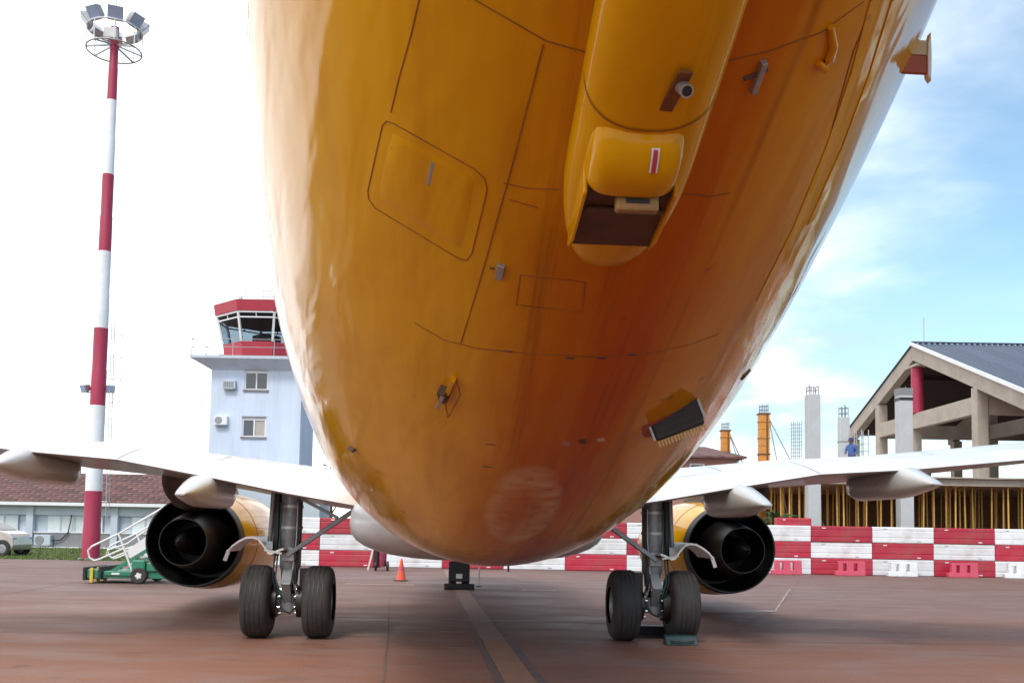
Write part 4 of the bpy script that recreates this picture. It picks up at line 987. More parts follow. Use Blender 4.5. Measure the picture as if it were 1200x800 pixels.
# balcony with tapering corbel
bal = B().box(-1.25, TW + 1.25, -1.2, TD + 1.0, 13.44, 13.65).obj('balcony', 'palewall', T)
cbz = B(); cbz.add([(0.002, -0.002, 12.75), (TW - 0.002, -0.002, 12.75), (TW - 0.002, TD, 12.75), (0.002, TD, 12.75), (-1.2, -1.15, 13.438), (TW + 1.2, -1.15, 13.438), (TW + 1.2, TD + 0.95, 13.438), (-1.2, TD + 0.95, 13.438)],
    [(3, 2, 1, 0), (4, 5, 6, 7), (0, 1, 5, 4), (1, 2, 6, 5), (2, 3, 7, 6), (3, 0, 4, 7)]); cbz.obj('corbel', 'towerwall', bal)
rl = B()
def fence(rl, P, z0, h, n, r=0.028):
    for a, b_ in zip(P[:-1], P[1:]):
        for hh in (h, h * 0.52): rl.tube([(a[0], a[1], z0 + hh), (b_[0], b_[1], z0 + hh)], r, 6)
        k = max(1, int(math.hypot(b_[0] - a[0], b_[1] - a[1]) / n))
        for i in range(k + 1): rl.tube([(a[0] + (b_[0] - a[0]) * i / k, a[1] + (b_[1] - a[1]) * i / k, z0), (a[0] + (b_[0] - a[0]) * i / k, a[1] + (b_[1] - a[1]) * i / k, z0 + h)], r, 6)
fence(rl, [(-1.15, TD + 0.9), (-1.15, -1.1), (TW + 1.15, -1.1), (TW + 1.15, TD + 0.9), (-1.15, TD + 0.9)], 13.65, 1.2, 2.8)
rl.obj('railing', 'steel', T)
cxm, cym = TW / 2, TD / 2 + 0.2
def octo(hx, hy, z, ch=0.31):
    return [(cxm + sx * hx * (1 if a else 1 - ch * 2), cym + sy * hy * (1 - ch * 2 if a else 1), z) for sx, sy, a in ((-1, -1, 0), (1, -1, 0), (1, -1, 1), (1, 1, 1), (1, 1, 0), (-1, 1, 0), (-1, 1, 1), (-1, -1, 1))]
def ring_loft(A_, B_, name, mt, par, cap=True):
    b = B(); b.v = A_ + B_; b.f = [(i, (i + 1) % 8, 8 + (i + 1) % 8, 8 + i) for i in range(8)]
    if cap: b.f += [tuple(range(8))[::-1], tuple(range(8, 16))]
    return b.obj(name, mt, par)
cab = ring_loft(octo(2.85, 2.6, 13.66), octo(3.0, 2.75, 14.88), 'cab_parapet', 'towerred', T)
M['cab_in'] = mat('cab_interior', (0.10, 0.11, 0.12), 0.7)
ring_loft(octo(3.3, 3.05, 16.75), octo(3.4, 3.15, 16.95), 'cab_ceiling', 'cab_in', T)
ring_loft(octo(1.0, 0.9, 14.89), octo(1.0, 0.9, 15.75), 'console', 'cab_in', T)
gm = bpy.data.materials.new('tinted_glass'); gm.use_nodes = True; g_ = gm.node_tree.nodes['Principled BSDF']; g_.inputs['Base Color'].default_value = (0.42, 0.5, 0.55, 1); g_.inputs['Roughness'].default_value = 0.03; g_.inputs['Transmission Weight'].default_value = 1.0; g_.inputs['IOR'].default_value = 1.25; M['cabglass'] = gm
A0, A1 = octo(2.98, 2.73, 14.9), octo(3.45, 3.2, 16.96)
for i in range(8):
    a0, b0, a1, b1 = Vector(A0[i]), Vector(A0[(i + 1) % 8]), Vector(A1[i]), Vector(A1[(i + 1) % 8])
    inn = (Vector((cxm, cym, 16)) - (a0 + b0 + a1 + b1) / 4).normalized()
    pn = B(); q4 = [a0 * .96 + b0 * .04, b0 * .96 + a0 * .04, b1 * .96 + a1 * .04, a1 * .96 + b1 * .04]
    pn.add(q4 + [v + inn * 0.03 for v in q4], [(0, 1, 2, 3), (7, 6, 5, 4), (0, 4, 5, 1), (1, 5, 6, 2), (2, 6, 7, 3), (3, 7, 4, 0)]); gl = pn.obj('cab_window', 'cabglass', T)
    B().beam(a0, a1, 0.16, 0.16).obj('mullion', 'trim', gl)
    h0, h1 = a0.lerp(a1, 0.82) - inn * 0.02, b0.lerp(b1, 0.82) - inn * 0.02
    B().beam(h0, h1, 0.07, 0.09).obj('transom', 'trim', gl)
    m0, m1 = (a0 + b0) / 2, (a1 + b1) / 2
    B().beam(m0.lerp(m1, 0.82) - inn * .02, m1 - inn * .02, 0.06, 0.08).obj('transom', 'trim', gl)
    B().beam(a1 - inn * 0.04, b1 - inn * 0.04, 0.10, 0.12).obj('head_rail', 'trim', gl)
ring_loft(octo(3.6, 3.35, 17.03), octo(3.72, 3.47, 17.82), 'cab_roof', 'towerred', T)
rr_ = B(); fence(rr_, [(cxm - 1.6, cym - 2.2), (cxm + 2.0, cym - 2.2), (cxm + 2.0, cym + 1.5)], 17.82, 0.95, 1.3, 0.022); rr_.obj('roof_railing', 'steel', T)
B().tube([(cxm - 1.2, cym - 2.0, 17.82), (cxm - 1.2, cym - 2.0, 19.3)], 0.025, 6).obj('antenna', 'steel', T)
B().box(cxm - 1.6, cxm - 1.35, cym - 2.3, cym - 2.05, 17.83, 18.3).obj('beacon', 'steel', T, bevel=0.03)
B().tube([(-0.55, -0.3, 12.9), (-0.55, -0.3, 9.2)], 0.03, 6).obj('down_pipe', 'palewall', T)
# low block with a curved handrail beside the tower
hr = thing('roof_handrail', 'looped steel handrail on a flat block in front of the pale blue tower', 'handrail', (-17.4, 66, 0))
B().box(-1.2, 4.5, -1.0, 2.5, 0, 4.95).obj('plinth', 'palewall', hr)
B().tube([(0.0, 0, 4.95), (0.05, 0, 5.35), (0.25, 0, 5.5), (3.4, 0, 5.62)], 0.04, 8).obj('rail', 'steel', hr)
B().tube([(0.3, 0, 4.95), (0.8, 0, 5.16), (1.3, 0, 5.18), (1.45, 0, 5.0)], 0.03, 8).obj('rail', 'steel', hr)
B().tube([(1.6, 0, 4.96), (1.7, 0, 5.18), (2.2, 0, 5.2), (2.4, 0, 4.96)], 0.03, 8).obj('rail', 'steel', hr)
for x in (1.3, 2.4, 3.3): B().tube([(x, 0, 4.95), (x, 0, 5.58)], 0.025, 6).obj('post', 'steel', hr)

# ------------------------------------------------------------------ long low building
Lb = thing('low_building', 'long low building with weathered brown roof and pale window panels', 'building', (-50, 56.7, 0))
LW = 30.6
wb = B(); wb.box(0, LW, 0.25, 10, 0, 2.5); wb.box(0, LW, 0.02, 0.249, 1.90, 2.5); wb.obj('upper_wall', 'palewall', Lb)
B().box(0, LW, 0.0, 0.248, 0.06, 0.86).obj('lower_wall', 'greywall', Lb)
B().box(-0.1, LW + 0.1, -0.35, 0.2, -0.02, 0.058).obj('plinth', 'trim', Lb)
B().box(-0.3, LW + 0.3, -0.62, -0.45, 2.45, 2.64).obj('gutter', 'trim', Lb)
B().box(0, LW, -0.05, 0.2, 0.862, 0.92).obj('sill', 'trim', Lb)
pil = [22.0 - 0.18 - 4.95 * k for k in range(-1, 5)]
for x in pil: B().box(x - 0.2, x + 0.2, -0.14, 0.2, 0.06, 2.46).obj('pilaster', 'palewall', Lb)
x = 0.3
k = 0
while x < LW - 0.9:
    if all(abs(x + 0.4 - p) > 0.62 for p in pil):
        f = B(); f.box(x, x + 0.04, 0.10, 0.2, 0.925, 1.895); f.box(x + 0.78, x + 0.82, 0.10, 0.2, 0.925, 1.895); f.box(x + 0.04, x + 0.78, 0.10, 0.2, 1.84, 1.895)
        wf = f.obj('window', 'palewall', Lb)
        B().box(x + 0.04, x + 0.78, 0.13, 0.15, 0.925, 1.84).obj('pane', 'panel', wf)
    x += 0.83; k += 1
acunit(22.25, 0, 0.12, Lb, 'palewall', 0.95, 0.62)
B().tube([(23.2, -0.15, 0.4), (23.7, -0.12, 0.45), (24.1, -0.1, 0.9), (24.2, -0.08, 1.5), (24.25, -0.06, 1.95)], 0.035, 8).obj('cable', 'dark', Lb, smooth=60)
B().prism([(-0.6, 2.64), (5.0, 4.62), (10.6, 2.64), (10.6, 2.56), (5.0, 4.5), (-0.6, 2.56)], -0.35, LW + 0.35, 'X').obj('roof', 'roofbrown', Lb)
RF = [c for c in Lb.children if c.name.startswith('roof')][0]
tl = B().prism([(-0.015, 0.0), (0.395, 0.0), (0.395, 0.02), (-0.015, 0.035)], -0.46, 0.46, 'X').mesh('roof_tile'); tl.materials.append(mat('roof_tile', (0.115, 0.045, 0.04), 0.85, var=0.25, scale=3, rnd=0.35, dirt=(0.33, 0.28, 0.26), dirt_amt=0.5))
ang = math.atan2(1.98, 5.6); cnt = 0
for rrow in range(14):
    s = 0.02 + rrow * 0.41
    for i in range(20):
        xx = LW + 0.2 - 0.5 - i * 0.96 - (0.48 if rrow % 2 else 0)
        o = link('roof_tile', tl, RF); o.location = (xx, -0.6 + s * math.cos(ang), 2.648 + s * math.sin(ang)); o.rotation_euler = (ang, 0, R(random.uniform(-0.4, 0.4)))
        cnt += 1

# ------------------------------------------------------------------ boarding stairs
stx = wc(97, 685, 25).x
Sx = thing('boarding_stairs', 'white towable boarding stairs on a green wheeled chassis', 'stairs', (stx, 25, 0), R(3))
for y in (0, 1.25):
    B().box(0.1, 3.6, y - 0.05, y + 0.05, 0.13, 0.31).obj('chassis_rail', 'green', Sx, bevel=0.015)
B().box(0.55, 1.35, -0.1, 1.35, 0.20, 0.32).obj('chassis_deck', 'green', Sx, bevel=0.02)
B().box(0.75, 0.95, -0.112, -0.102, 0.23, 0.28).obj('plate', 'white', Sx)
for x, z0 in ((0.03, 0.08), (0.42, 0.10)): B().box(x, x + 0.09, -0.14, 1.4, z0, z0 + 0.34).obj('bumper', 'dark', Sx, bevel=0.02)
for y0 in (-0.16, 0.3, 0.8): B().box(0.22, 0.30, y0, y0 + 0.06, 0.02, 0.40).obj('stabiliser', 'yellow', Sx, bevel=0.01)
B().box(0.12, 0.42, -0.1, 1.3, 0.12, 0.36).obj('tow_frame', 'green', Sx, bevel=0.03)
for x in (1.45, 2.95):
    for y in (-0.12, 1.37):
        wq = B().lathe([(-0.07, 0.09), (-0.075, 0.18), (-0.05, 0.21), (0.05, 0.21), (0.075, 0.18), (0.07, 0.09)], (0, 0, 0), 'Y', 28).obj('wheel', 'tyre', Sx, smooth=40, loc=(x, y, 0.212))
        B().lathe([(-0.06, 0.0), (-0.072, 0.05), (-0.05, 0.10), (0.05, 0.10), (0.072, 0.05), (0.06, 0.0)], (0, 0, 0), 'Y', 20).obj('rim', 'white', wq, smooth=40)
        for k in range(5):
            a = 2 * math.pi * k / 5; B().tube([(0.075 * math.cos(a), -0.076, 0.075 * math.sin(a)), (0.075 * math.cos(a), -0.068, 0.075 * math.sin(a))], 0.016, 6).obj('hole', 'dark', wq)
sl_ = math.tan(R(35.5)); 
def sz(x): return 0.50 + (x - 0.95) * sl_
for y in (-0.02, 1.27):
    B().prism([(1.22, sz(1.22) - 0.10), (3.35, sz(3.35) - 0.10), (3.35, sz(3.35) + 0.34), (1.02, sz(1.02) + 0.26)], y - 0.02, y + 0.02, 'Y').obj('side_panel', 'white', Sx, bevel=0.005)
    B().beam((0.72, y, 0.30), (3.3, y, sz(3.3) - 0.22), 0.06, 0.09).obj('stringer', 'green', Sx)
    yo = y - 0.05 if y < 1 else y + 0.05
    B().tube([(0.86, yo, 1.30), (1.28, yo, 0.26)], 0.028, 8).obj('rail_post', 'white', Sx)
    B().tube([(1.6, yo, sz(1.6) + 0.62), (1.85, yo, sz(1.85) + 0.1)], 0.022, 8).obj('rail_post', 'white', Sx)
    B().tube([(2.6, yo, sz(2.6) + 0.72), (2.7, yo, sz(2.7) + 0.1)], 0.022, 8).obj('rail_post', 'white', Sx)
    B().tube([(3.3, yo, sz(3.3) + 0.8), (2.2, yo, sz(2.2) + 0.72), (0.9, yo, 1.29), (0.22, yo, 0.95), (0.12, yo, 0.84), (0.16, yo, 0.66), (0.28, yo, 0.58), (0.42, yo, 0.62), (1.05, yo, 0.92)], 0.026, 8).obj('handrail', 'white', Sx, smooth=70)
    B().tube([(3.3, yo, sz(3.3) + 0.5), (1.1, yo, sz(1.1) + 0.42), (0.62, yo, 0.86), (0.58, yo, 0.74), (0.74, yo, 0.66), (1.1, yo, 0.82)], 0.022, 8).obj('handrail', 'white', Sx, smooth=70)
for i in range(9):
    x = 0.95 + i * 0.27; B().box(x, x + 0.28, 0.02, 1.23, sz(x) - 0.05, sz(x) - 0.015).obj('tread', 'steel', Sx)
B().beam((1.9, 0.1, 0.3), (2.5, 0.1, sz(2.5) - 0.25), 0.07, 0.07).obj('lift_cylinder', 'green', Sx); B().beam((2.9, 0.1, 0.3), (2.2, 0.1, sz(2.2) - 0.25), 0.07, 0.07).obj('lift_cylinder', 'green', Sx)
B().box(1.62, 2.15, -0.12, 0.3, 0.32, 0.55).obj('pump_housing', 'green', Sx, bevel=0.03); B().box(1.25, 1.6, -0.15, 0.2, 0.33, 0.62).obj('wheel_arch', 'green', Sx, bevel=0.04)

# ------------------------------------------------------------------ parked car
cp = wc(24, 650, 43.0)
car = thing('parked_car', 'dusty silver car parked at the lawn edge by the low building', 'car', (cp.x - 4.2, 43.2, 0))
side = [(0.0, 0.42), (0.02, 0.80), (0.12, 0.98), (0.55, 1.04), (0.90, 1.40), (1.30, 1.50), (2.85, 1.49), (3.55, 1.10), (3.98, 1.00), (4.16, 0.82), (4.2, 0.45), (4.1, 0.25), (0.1, 0.25)]
bb = B(); n = len(side)
for y, ins in ((-0.86, 0.0), (-0.80, 0.06), (0.80, 0.06), (0.86, 0.0)): pass
def lay(y, top): return [(x, y + (0.18 * max(0, z - 1.0) / 0.5) * (1 if y < 0 else -1), z) for x, z in side]
L0, L1 = lay(-0.86, 0), lay(0.86, 0)
bb.add(L0 + L1, [tuple(range(n))[::-1], tuple(range(n, 2 * n))] + [(i, (i + 1) % n, n + (i + 1) % n, n + i) for i in range(n)])
body = bb.obj('body', 'carpaint', car, bevel=0.05)
for sy in (-1, 1):
    def gw(pts, name='side_window'):
        b = B(); b.add([(x, sy * (0.868 - 0.18 * max(0, z - 1.0) / 0.5), z) for x, z in pts] + [(x, sy * (0.85 - 0.18 * max(0, z - 1.0) / 0.5), z) for x, z in pts], [tuple(range(len(pts))), tuple(range(len(pts), 2 * len(pts)))] + [(i, (i + 1) % len(pts), len(pts) + (i + 1) % len(pts), len(pts) + i) for i in range(len(pts))]); return b.obj(name, 'glass', car)
    gw([(0.72, 1.05), (1.02, 1.37), (1.40, 1.42), (1.98, 1.42), (1.98, 1.05)]); gw([(2.05, 1.05), (2.05, 1.42), (2.82, 1.41), (3.36, 1.08)])
    B().box(3.2, 3.35, sy * 0.87, sy * 1.0, 1.02, 1.14).obj('mirror', 'dark', car, bevel=0.03)
    B().box(1.5, 1.68, sy * 0.862, sy * 0.885, 0.90, 0.93).obj('door_handle', 'steel', car); B().box(2.45, 2.63, sy * 0.862, sy * 0.885, 0.90, 0.93).obj('door_handle', 'steel', car)
    B().box(4.05, 4.17, sy * 0.55, sy * 0.82, 0.70, 0.84).obj('headlight', 'lampglass', car, bevel=0.03); B().box(-0.005, 0.06, sy * 0.6, sy * 0.83, 0.75, 0.95).obj('tail_light', 'redstripe', car, bevel=0.02)
    for x in (0.8, 3.72):
        B().lathe([(-0.105, 0.37), (-0.105, 0.0), (0.03, 0.0), (0.03, 0.37)], (0, 0, 0), 'Y', 28).obj('wheel_arch', 'dark', car, loc=(x, sy * 0.80 + (0.075 if sy > 0 else 0.0), 0.34))
        wq = B().lathe([(-0.09, 0.20), (-0.10, 0.28), (-0.07, 0.32), (0.07, 0.32), (0.10, 0.28), (0.09, 0.20)], (0, 0, 0), 'Y', 32).obj('wheel', 'tyre', car, smooth=40, loc=(x, sy * 0.835, 0.322))
        B().lathe([(-0.08, 0.0), (-0.095, 0.08), (-0.075, 0.205), (0.075, 0.205), (0.095, 0.08), (0.08, 0.0)], (0, 0, 0), 'Y', 24).obj('rim', 'hub', wq, smooth=30)
B().add([(2.92, -0.62, 1.455), (2.92, 0.62, 1.455), (3.5, 0.72, 1.13), (3.5, -0.72, 1.13), (2.92, -0.62, 1.44), (2.92, 0.62, 1.44), (3.5, 0.72, 1.11), (3.5, -0.72, 1.11)], [(0, 1, 2, 3), (4, 7, 6, 5), (0, 4, 5, 1), (1, 5, 6, 2), (2, 6, 7, 3), (3, 7, 4, 0)]).obj('windscreen', 'glass', car)
for p in car.children:
    if p.name.startswith('windscreen'): p.location.z = 0.022

# ------------------------------------------------------------------ unfinished hall
HX, HYA, HZA = 20.9, 50.0, 11.46          # gable plane x, apex y and z
H = thing('unfinished_hall', 'unfinished concrete hall with blue sheet roof, gabled frame and one red post', 'building', (0, 0, 0))
SLZ0, SLZ1 = 3.69, 4.05
B().box(11.0, 48, 41.0, 63, SLZ0, SLZ1 - 0.06).obj('deck_slab', 'concrete', H); B().box(10.85, 48.1, 40.8, 63.1, SLZ1 - 0.058, SLZ1).obj('deck_lip', 'concrete', H)
B().box(10.9, 48, 53.0, 53.4, 0, SLZ0 - 0.002).obj('back_wall', 'earth', H)
sl_l, sl_r = 0.356, 0.368
def rz(y): return HZA - (sl_l * (y - HYA) if y > HYA else sl_r * (HYA - y))
YL, YR = 60.0, 36.5
for x in (HX, 27.2, 33.5, 39.8, 46.0):
    for ya, yb in ((HYA, YL), (HYA, YR)):
        b = B().prism([(ya, rz(ya)), (yb, rz(yb)), (yb, rz(yb) - 0.72), (ya, rz(ya) - 0.78)], x, x + 0.45, 'X'); b.obj('rafter', 'concrete', H, bevel=0.015)
    B().box(x + 0.03, x + 0.42, 43.6, 55.2, 7.08, 7.88).obj('tie_beam', 'concrete', H, bevel=0.015)
    for y in (55.0, 50.45, 43.4, 37.5, 59.4):
        top = rz(y) - 0.74 if y != 50.45 else 7.078
        B().box(x + 0.0 - 0.002, x + 0.5, y - 0.28, y + 0.28, SLZ1, top).obj('column', 'concrete', H, bevel=0.02)
B().tube([(HX + 0.22, 50.0, 7.9), (HX + 0.22, 50.0, 10.3)], 0.31, 24).obj('red_post', 'mast_red', H, smooth=40)
B().box(HX - 0.1, HX + 0.6, 49.3, 50.7, 10.302, 10.42).obj('post_plate', 'concrete', H)
# near side longitudinal beams and eave beam
for y in (43.4, 55.0): B().box(HX + 0.5, 46.0, y - 0.2, y + 0.2, 7.05, 7.8).obj('edge_beam', 'concrete', H)
# roof sheets: separate ribbed sheets on the slope facing the apron, plain on the far one
rs = B(); per = 0.30; ww_ = 0.9
pts = []
for i in range(3):
    x0 = i * per; pts += [(x0, 0.0), (x0 + 0.10, 0.0), (x0 + 0.13, 0.05), (x0 + 0.20, 0.05), (x0 + 0.23, 0.0)]
pts.append((0.9, 0.0))
b = B(); V = []
Ls = math.hypot(HYA - YR + 0.5, sl_r * (HYA - YR + 0.5))
for s in (0, Ls):
    V += [(x, -s, z + 0.008) for x, z in pts] + [(x, -s, z) for x, z in pts]
k = len(pts)
b.add(V, [(i, i + 1, 2 * k + i + 1, 2 * k + i) for i in range(k - 1)] + [(k + i, k + i + 1, 3 * k + i + 1, 3 * k + i) for i in range(k - 1)] + [(i, i + 1, k + i + 1, k + i) for i in range(k - 1)] + [(2 * k + i, 2 * k + i + 1, 3 * k + i + 1, 3 * k + i) for i in range(k - 1)])
shm = b.mesh('roof_sheet'); shm.materials.append(M['roofblue'])
for i in range(30):
    o = link('roof_sheet', shm, H); o.location = (HX - 0.08 + i * 0.9, HYA, HZA + 0.10); o.rotation_euler = (math.atan(sl_r), 0, 0)
B().prism([(HYA, HZA + 0.08), (YL + 0.5, rz(YL + 0.5) + 0.08), (YL + 0.5, rz(YL + 0.5) + 0.03), (HYA, HZA + 0.03)], HX - 0.08, 48, 'X').obj('far_roof_slope', 'roofblue', H)
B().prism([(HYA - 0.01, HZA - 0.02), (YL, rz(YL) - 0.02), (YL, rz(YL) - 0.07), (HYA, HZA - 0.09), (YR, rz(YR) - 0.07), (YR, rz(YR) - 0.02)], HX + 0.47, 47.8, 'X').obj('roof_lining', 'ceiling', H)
B().box(HX - 0.1, 48, HYA - 0.14, HYA + 0.14, HZA + 0.165, HZA + 0.20).obj('ridge_cap', 'roofblue', H)
b = B(); V = []
for s in range(2):
    yy = HYA if s == 0 else YR - 0.4
    V += [(HX - 0.16, yy, rz(yy) + 0.02), (HX - 0.085, yy, rz(yy) + 0.02), (HX - 0.085, yy, rz(yy) + 0.2), (HX - 0.16, yy, rz(yy) + 0.2)]
b.add(V, [(0, 1, 5, 4), (1, 2, 6, 5), (2, 3, 7, 6), (3, 0, 4, 7), (0, 3, 2, 1), (4, 5, 6, 7)]); b.obj('verge_trim', 'trim', H)
B().tube([(HX + 0.6, 50, HZA + 0.1), (HX + 0.6, 50, HZA + 1.5)], 0.025, 6).obj('lightning_rod', 'steel', H)
B().box(34, 46, 58.4, 58.6, SLZ1, 5.1).obj('parapet', 'paleconc', H)
# dark soffit beam under near roof
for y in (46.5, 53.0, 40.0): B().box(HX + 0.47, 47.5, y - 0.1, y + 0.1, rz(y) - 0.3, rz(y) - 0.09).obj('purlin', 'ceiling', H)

# shoring props
pm = B().tube([(0, 0, 0), (0, 0, 1.9)], 0.045, 8); pm.tube([(0, 0, 1.9), (0, 0, SLZ0 - 0.03)], 0.034, 8); pm.box(-0.10, 0.10, -0.10, 0.10, SLZ0 - 0.03, SLZ0 - 0.004); pm.box(-0.10, 0.10, -0.10, 0.10, -0.03, 0.0)
pme = pm.mesh('shoring_prop'); pme.materials.append(M['prop'])
rowy = (41.7, 43.6, 46.0, 48.8)
for ri, y in enumerate(rowy):
    nP = (30, 26, 20, 16)[ri]
    for i in range(nP):
        x = 11.4 + (25.5 - 11.4) * (i + random.uniform(0.2, 0.8)) / nP
        o = link('shoring_prop', pme); o.location = (x, y + random.uniform(-0.25, 0.25), 0.0); o.rotation_euler = (R(random.uniform(-0.8, 0.8)), R(random.uniform(-0.9, 0.9)), 0)
        tag(o, ('yellow prop in the front row holding up the concrete deck', 'yellow prop in the second row under the concrete deck', 'yellow prop in the third row under the concrete deck', 'yellow prop in the shaded back row under the concrete deck')[ri], 'prop', f'props of row {ri + 1} under the deck')

# free-standing columns
def rebar_top(t, wd, z0, z1):
    for dx in (-1, 0, 1):
        for dy in (-1, 1):
            B().tube([(dx * wd * 0.36, dy * wd * 0.36, z0 - 0.05), (dx * wd * 0.36, dy * wd * 0.36, z1 + random.uniform(-0.08, 0.1))], 0.02, 5).obj('rebar', 'rebar', t)
    for z in (z0 + 0.18, z1 - 0.06):
        q = wd * 0.38; B().tube([(-q, -q, z), (q, -q, z), (q, q, z), (-q, q, z), (-q, -q, z)], 0.014, 5).obj('stirrup', 'rebar', t)
def column(label, px, Y, z0, zc1, zr, wd, mt='paleconc', kind='col', group=None):
    x = wc(px, 560, Y).x; t = thing('concrete_column', label, 'column', (x, Y, z0))
    if kind == 'col':
        seg = [0, (zc1 - z0) * 0.62, zc1 - z0]
        for a, b_ in zip(seg[:-1], seg[1:]): B().box(-wd / 2, wd / 2, -wd / 2, wd / 2, a + 0.003, b_ - 0.003).obj('pour', mt, t, bevel=0.02)
        B().box(-wd / 2 - 0.008, wd / 2 + 0.008, -wd / 2 - 0.008, wd / 2 + 0.008, seg[1] - 0.03, seg[1] + 0.03).obj('pour_joint', 'greywall', t)
    rebar_top(t, wd, zc1 - z0, zr - z0)
    return t
column('tall pale concrete column left of the worker, rebar on top', 952.5, 40.4, 0, 7.4, 7.78, 0.52)
column('pale concrete column before the gable with dark collar at its head', 1060, 40.4, 0, 7.45, 7.75, 0.55)
c2 = column('slimmer concrete column on the deck right beside the worker in blue', 989, 46.5, SLZ1, 7.2, 7.7, 0.46)
ct = [o for o in col.objects if o.name.startswith('concrete_column')][1]
B().box(-0.29, 0.29, -0.29, 0.29, 7.2, 7.32).obj('collar', 'dark', ct); B().box(-0.285, 0.285, -0.285, 0.285, 7.42, 7.72).obj('collar', 'greywall', ct)
# rebar cage
x = wc(933.5, 560, 52).x
cg = thing('rebar_cage', 'bare rebar cage of a column rising between two concrete columns', 'rebar cage', (x, 52, SLZ1))
for dx in (-0.22, 0, 0.22):
    for dy in (-0.22, 0.22): B().tube([(dx, dy, 0), (dx, dy, 3.55)], 0.02, 5).obj('rebar', 'steel', cg)
for k in range(18):
    z = 0.15 + k * 0.19; B().tube([(-.23, -.23, z), (.23, -.23, z), (.23, .23, z), (-.23, .23, z), (-.23, -.23, z)], 0.012, 4).obj('stirrup', 'steel', cg)
# orange formwork columns with raking braces
def formcol(label, px, Y, ztop, braces):
    x = wc(px, 560, Y).x; t = thing('formwork_column', label, 'formwork', (x, Y, 0)); wd = 0.52
    for k in range(9):
        z0 = k * ztop / 9; B().box(-wd / 2, wd / 2, -wd / 2, wd / 2, z0 + 0.006, (k + 1) * ztop / 9 - 0.006).obj('formwork_panel', 'form', t, bevel=0.012)
        B().box(-wd / 2 - 0.045, wd / 2 + 0.045, -wd / 2 - 0.045, wd / 2 + 0.045, z0 + ztop / 18 - 0.03, z0 + ztop / 18 + 0.03).obj('clamp', 'form' if k % 3 else 'formdark', t)
    B().box(wd * 0.16, wd * 0.28, -wd / 2 - 0.06, -wd / 2 - 0.0, 0.1, ztop - 0.05).obj('waler', 'formdark', t)
    B().box(-wd / 2 - 0.06, wd / 2 + 0.06, -wd / 2 - 0.06, wd / 2 + 0.06, ztop - 0.06, ztop).obj('clamp', 'formdark', t)
    rebar_top(t, wd, ztop, ztop + 0.45)
    for dx, dz, dy in braces: B().tube([(wd / 2, -0.05, ztop - 0.25), (wd / 2 + dx, dy, ztop - 0.25 - dz)], 0.035, 6).obj('brace', 'steel', t)
    return t
formcol('tall orange formwork column with two steel raking braces', 895, 52, 8.0, ((3.6, 7.6, -1.0), (1.3, 7.6, -0.6)))
formcol('shorter orange formwork column half hidden behind the brown house', 850, 60, 7.9, ((3.4, 7.5, 0.0), (2.2, 7.5, -0.5)))
# scaffold frame next to the worker
sx0 = wc(1006, 540, 44).x
sf = thing('scaffold_frame', 'thin steel scaffold frame standing on the deck under the eave', 'scaffold', (sx0, 44.5, SLZ1))
for dx in (0, 0.34, 0.66):
    for dy in (0, 0.7): B().tube([(dx, dy, 0), (dx, dy, 2.35)], 0.022, 6).obj('standard', 'steel', sf)
for z in (0.3, 0.65, 1.0, 1.35, 1.7, 2.05):
    for dy in (0, 0.7): B().tube([(0, dy, z), (0.66, dy, z)], 0.016, 6).obj('ledger', 'steel', sf)

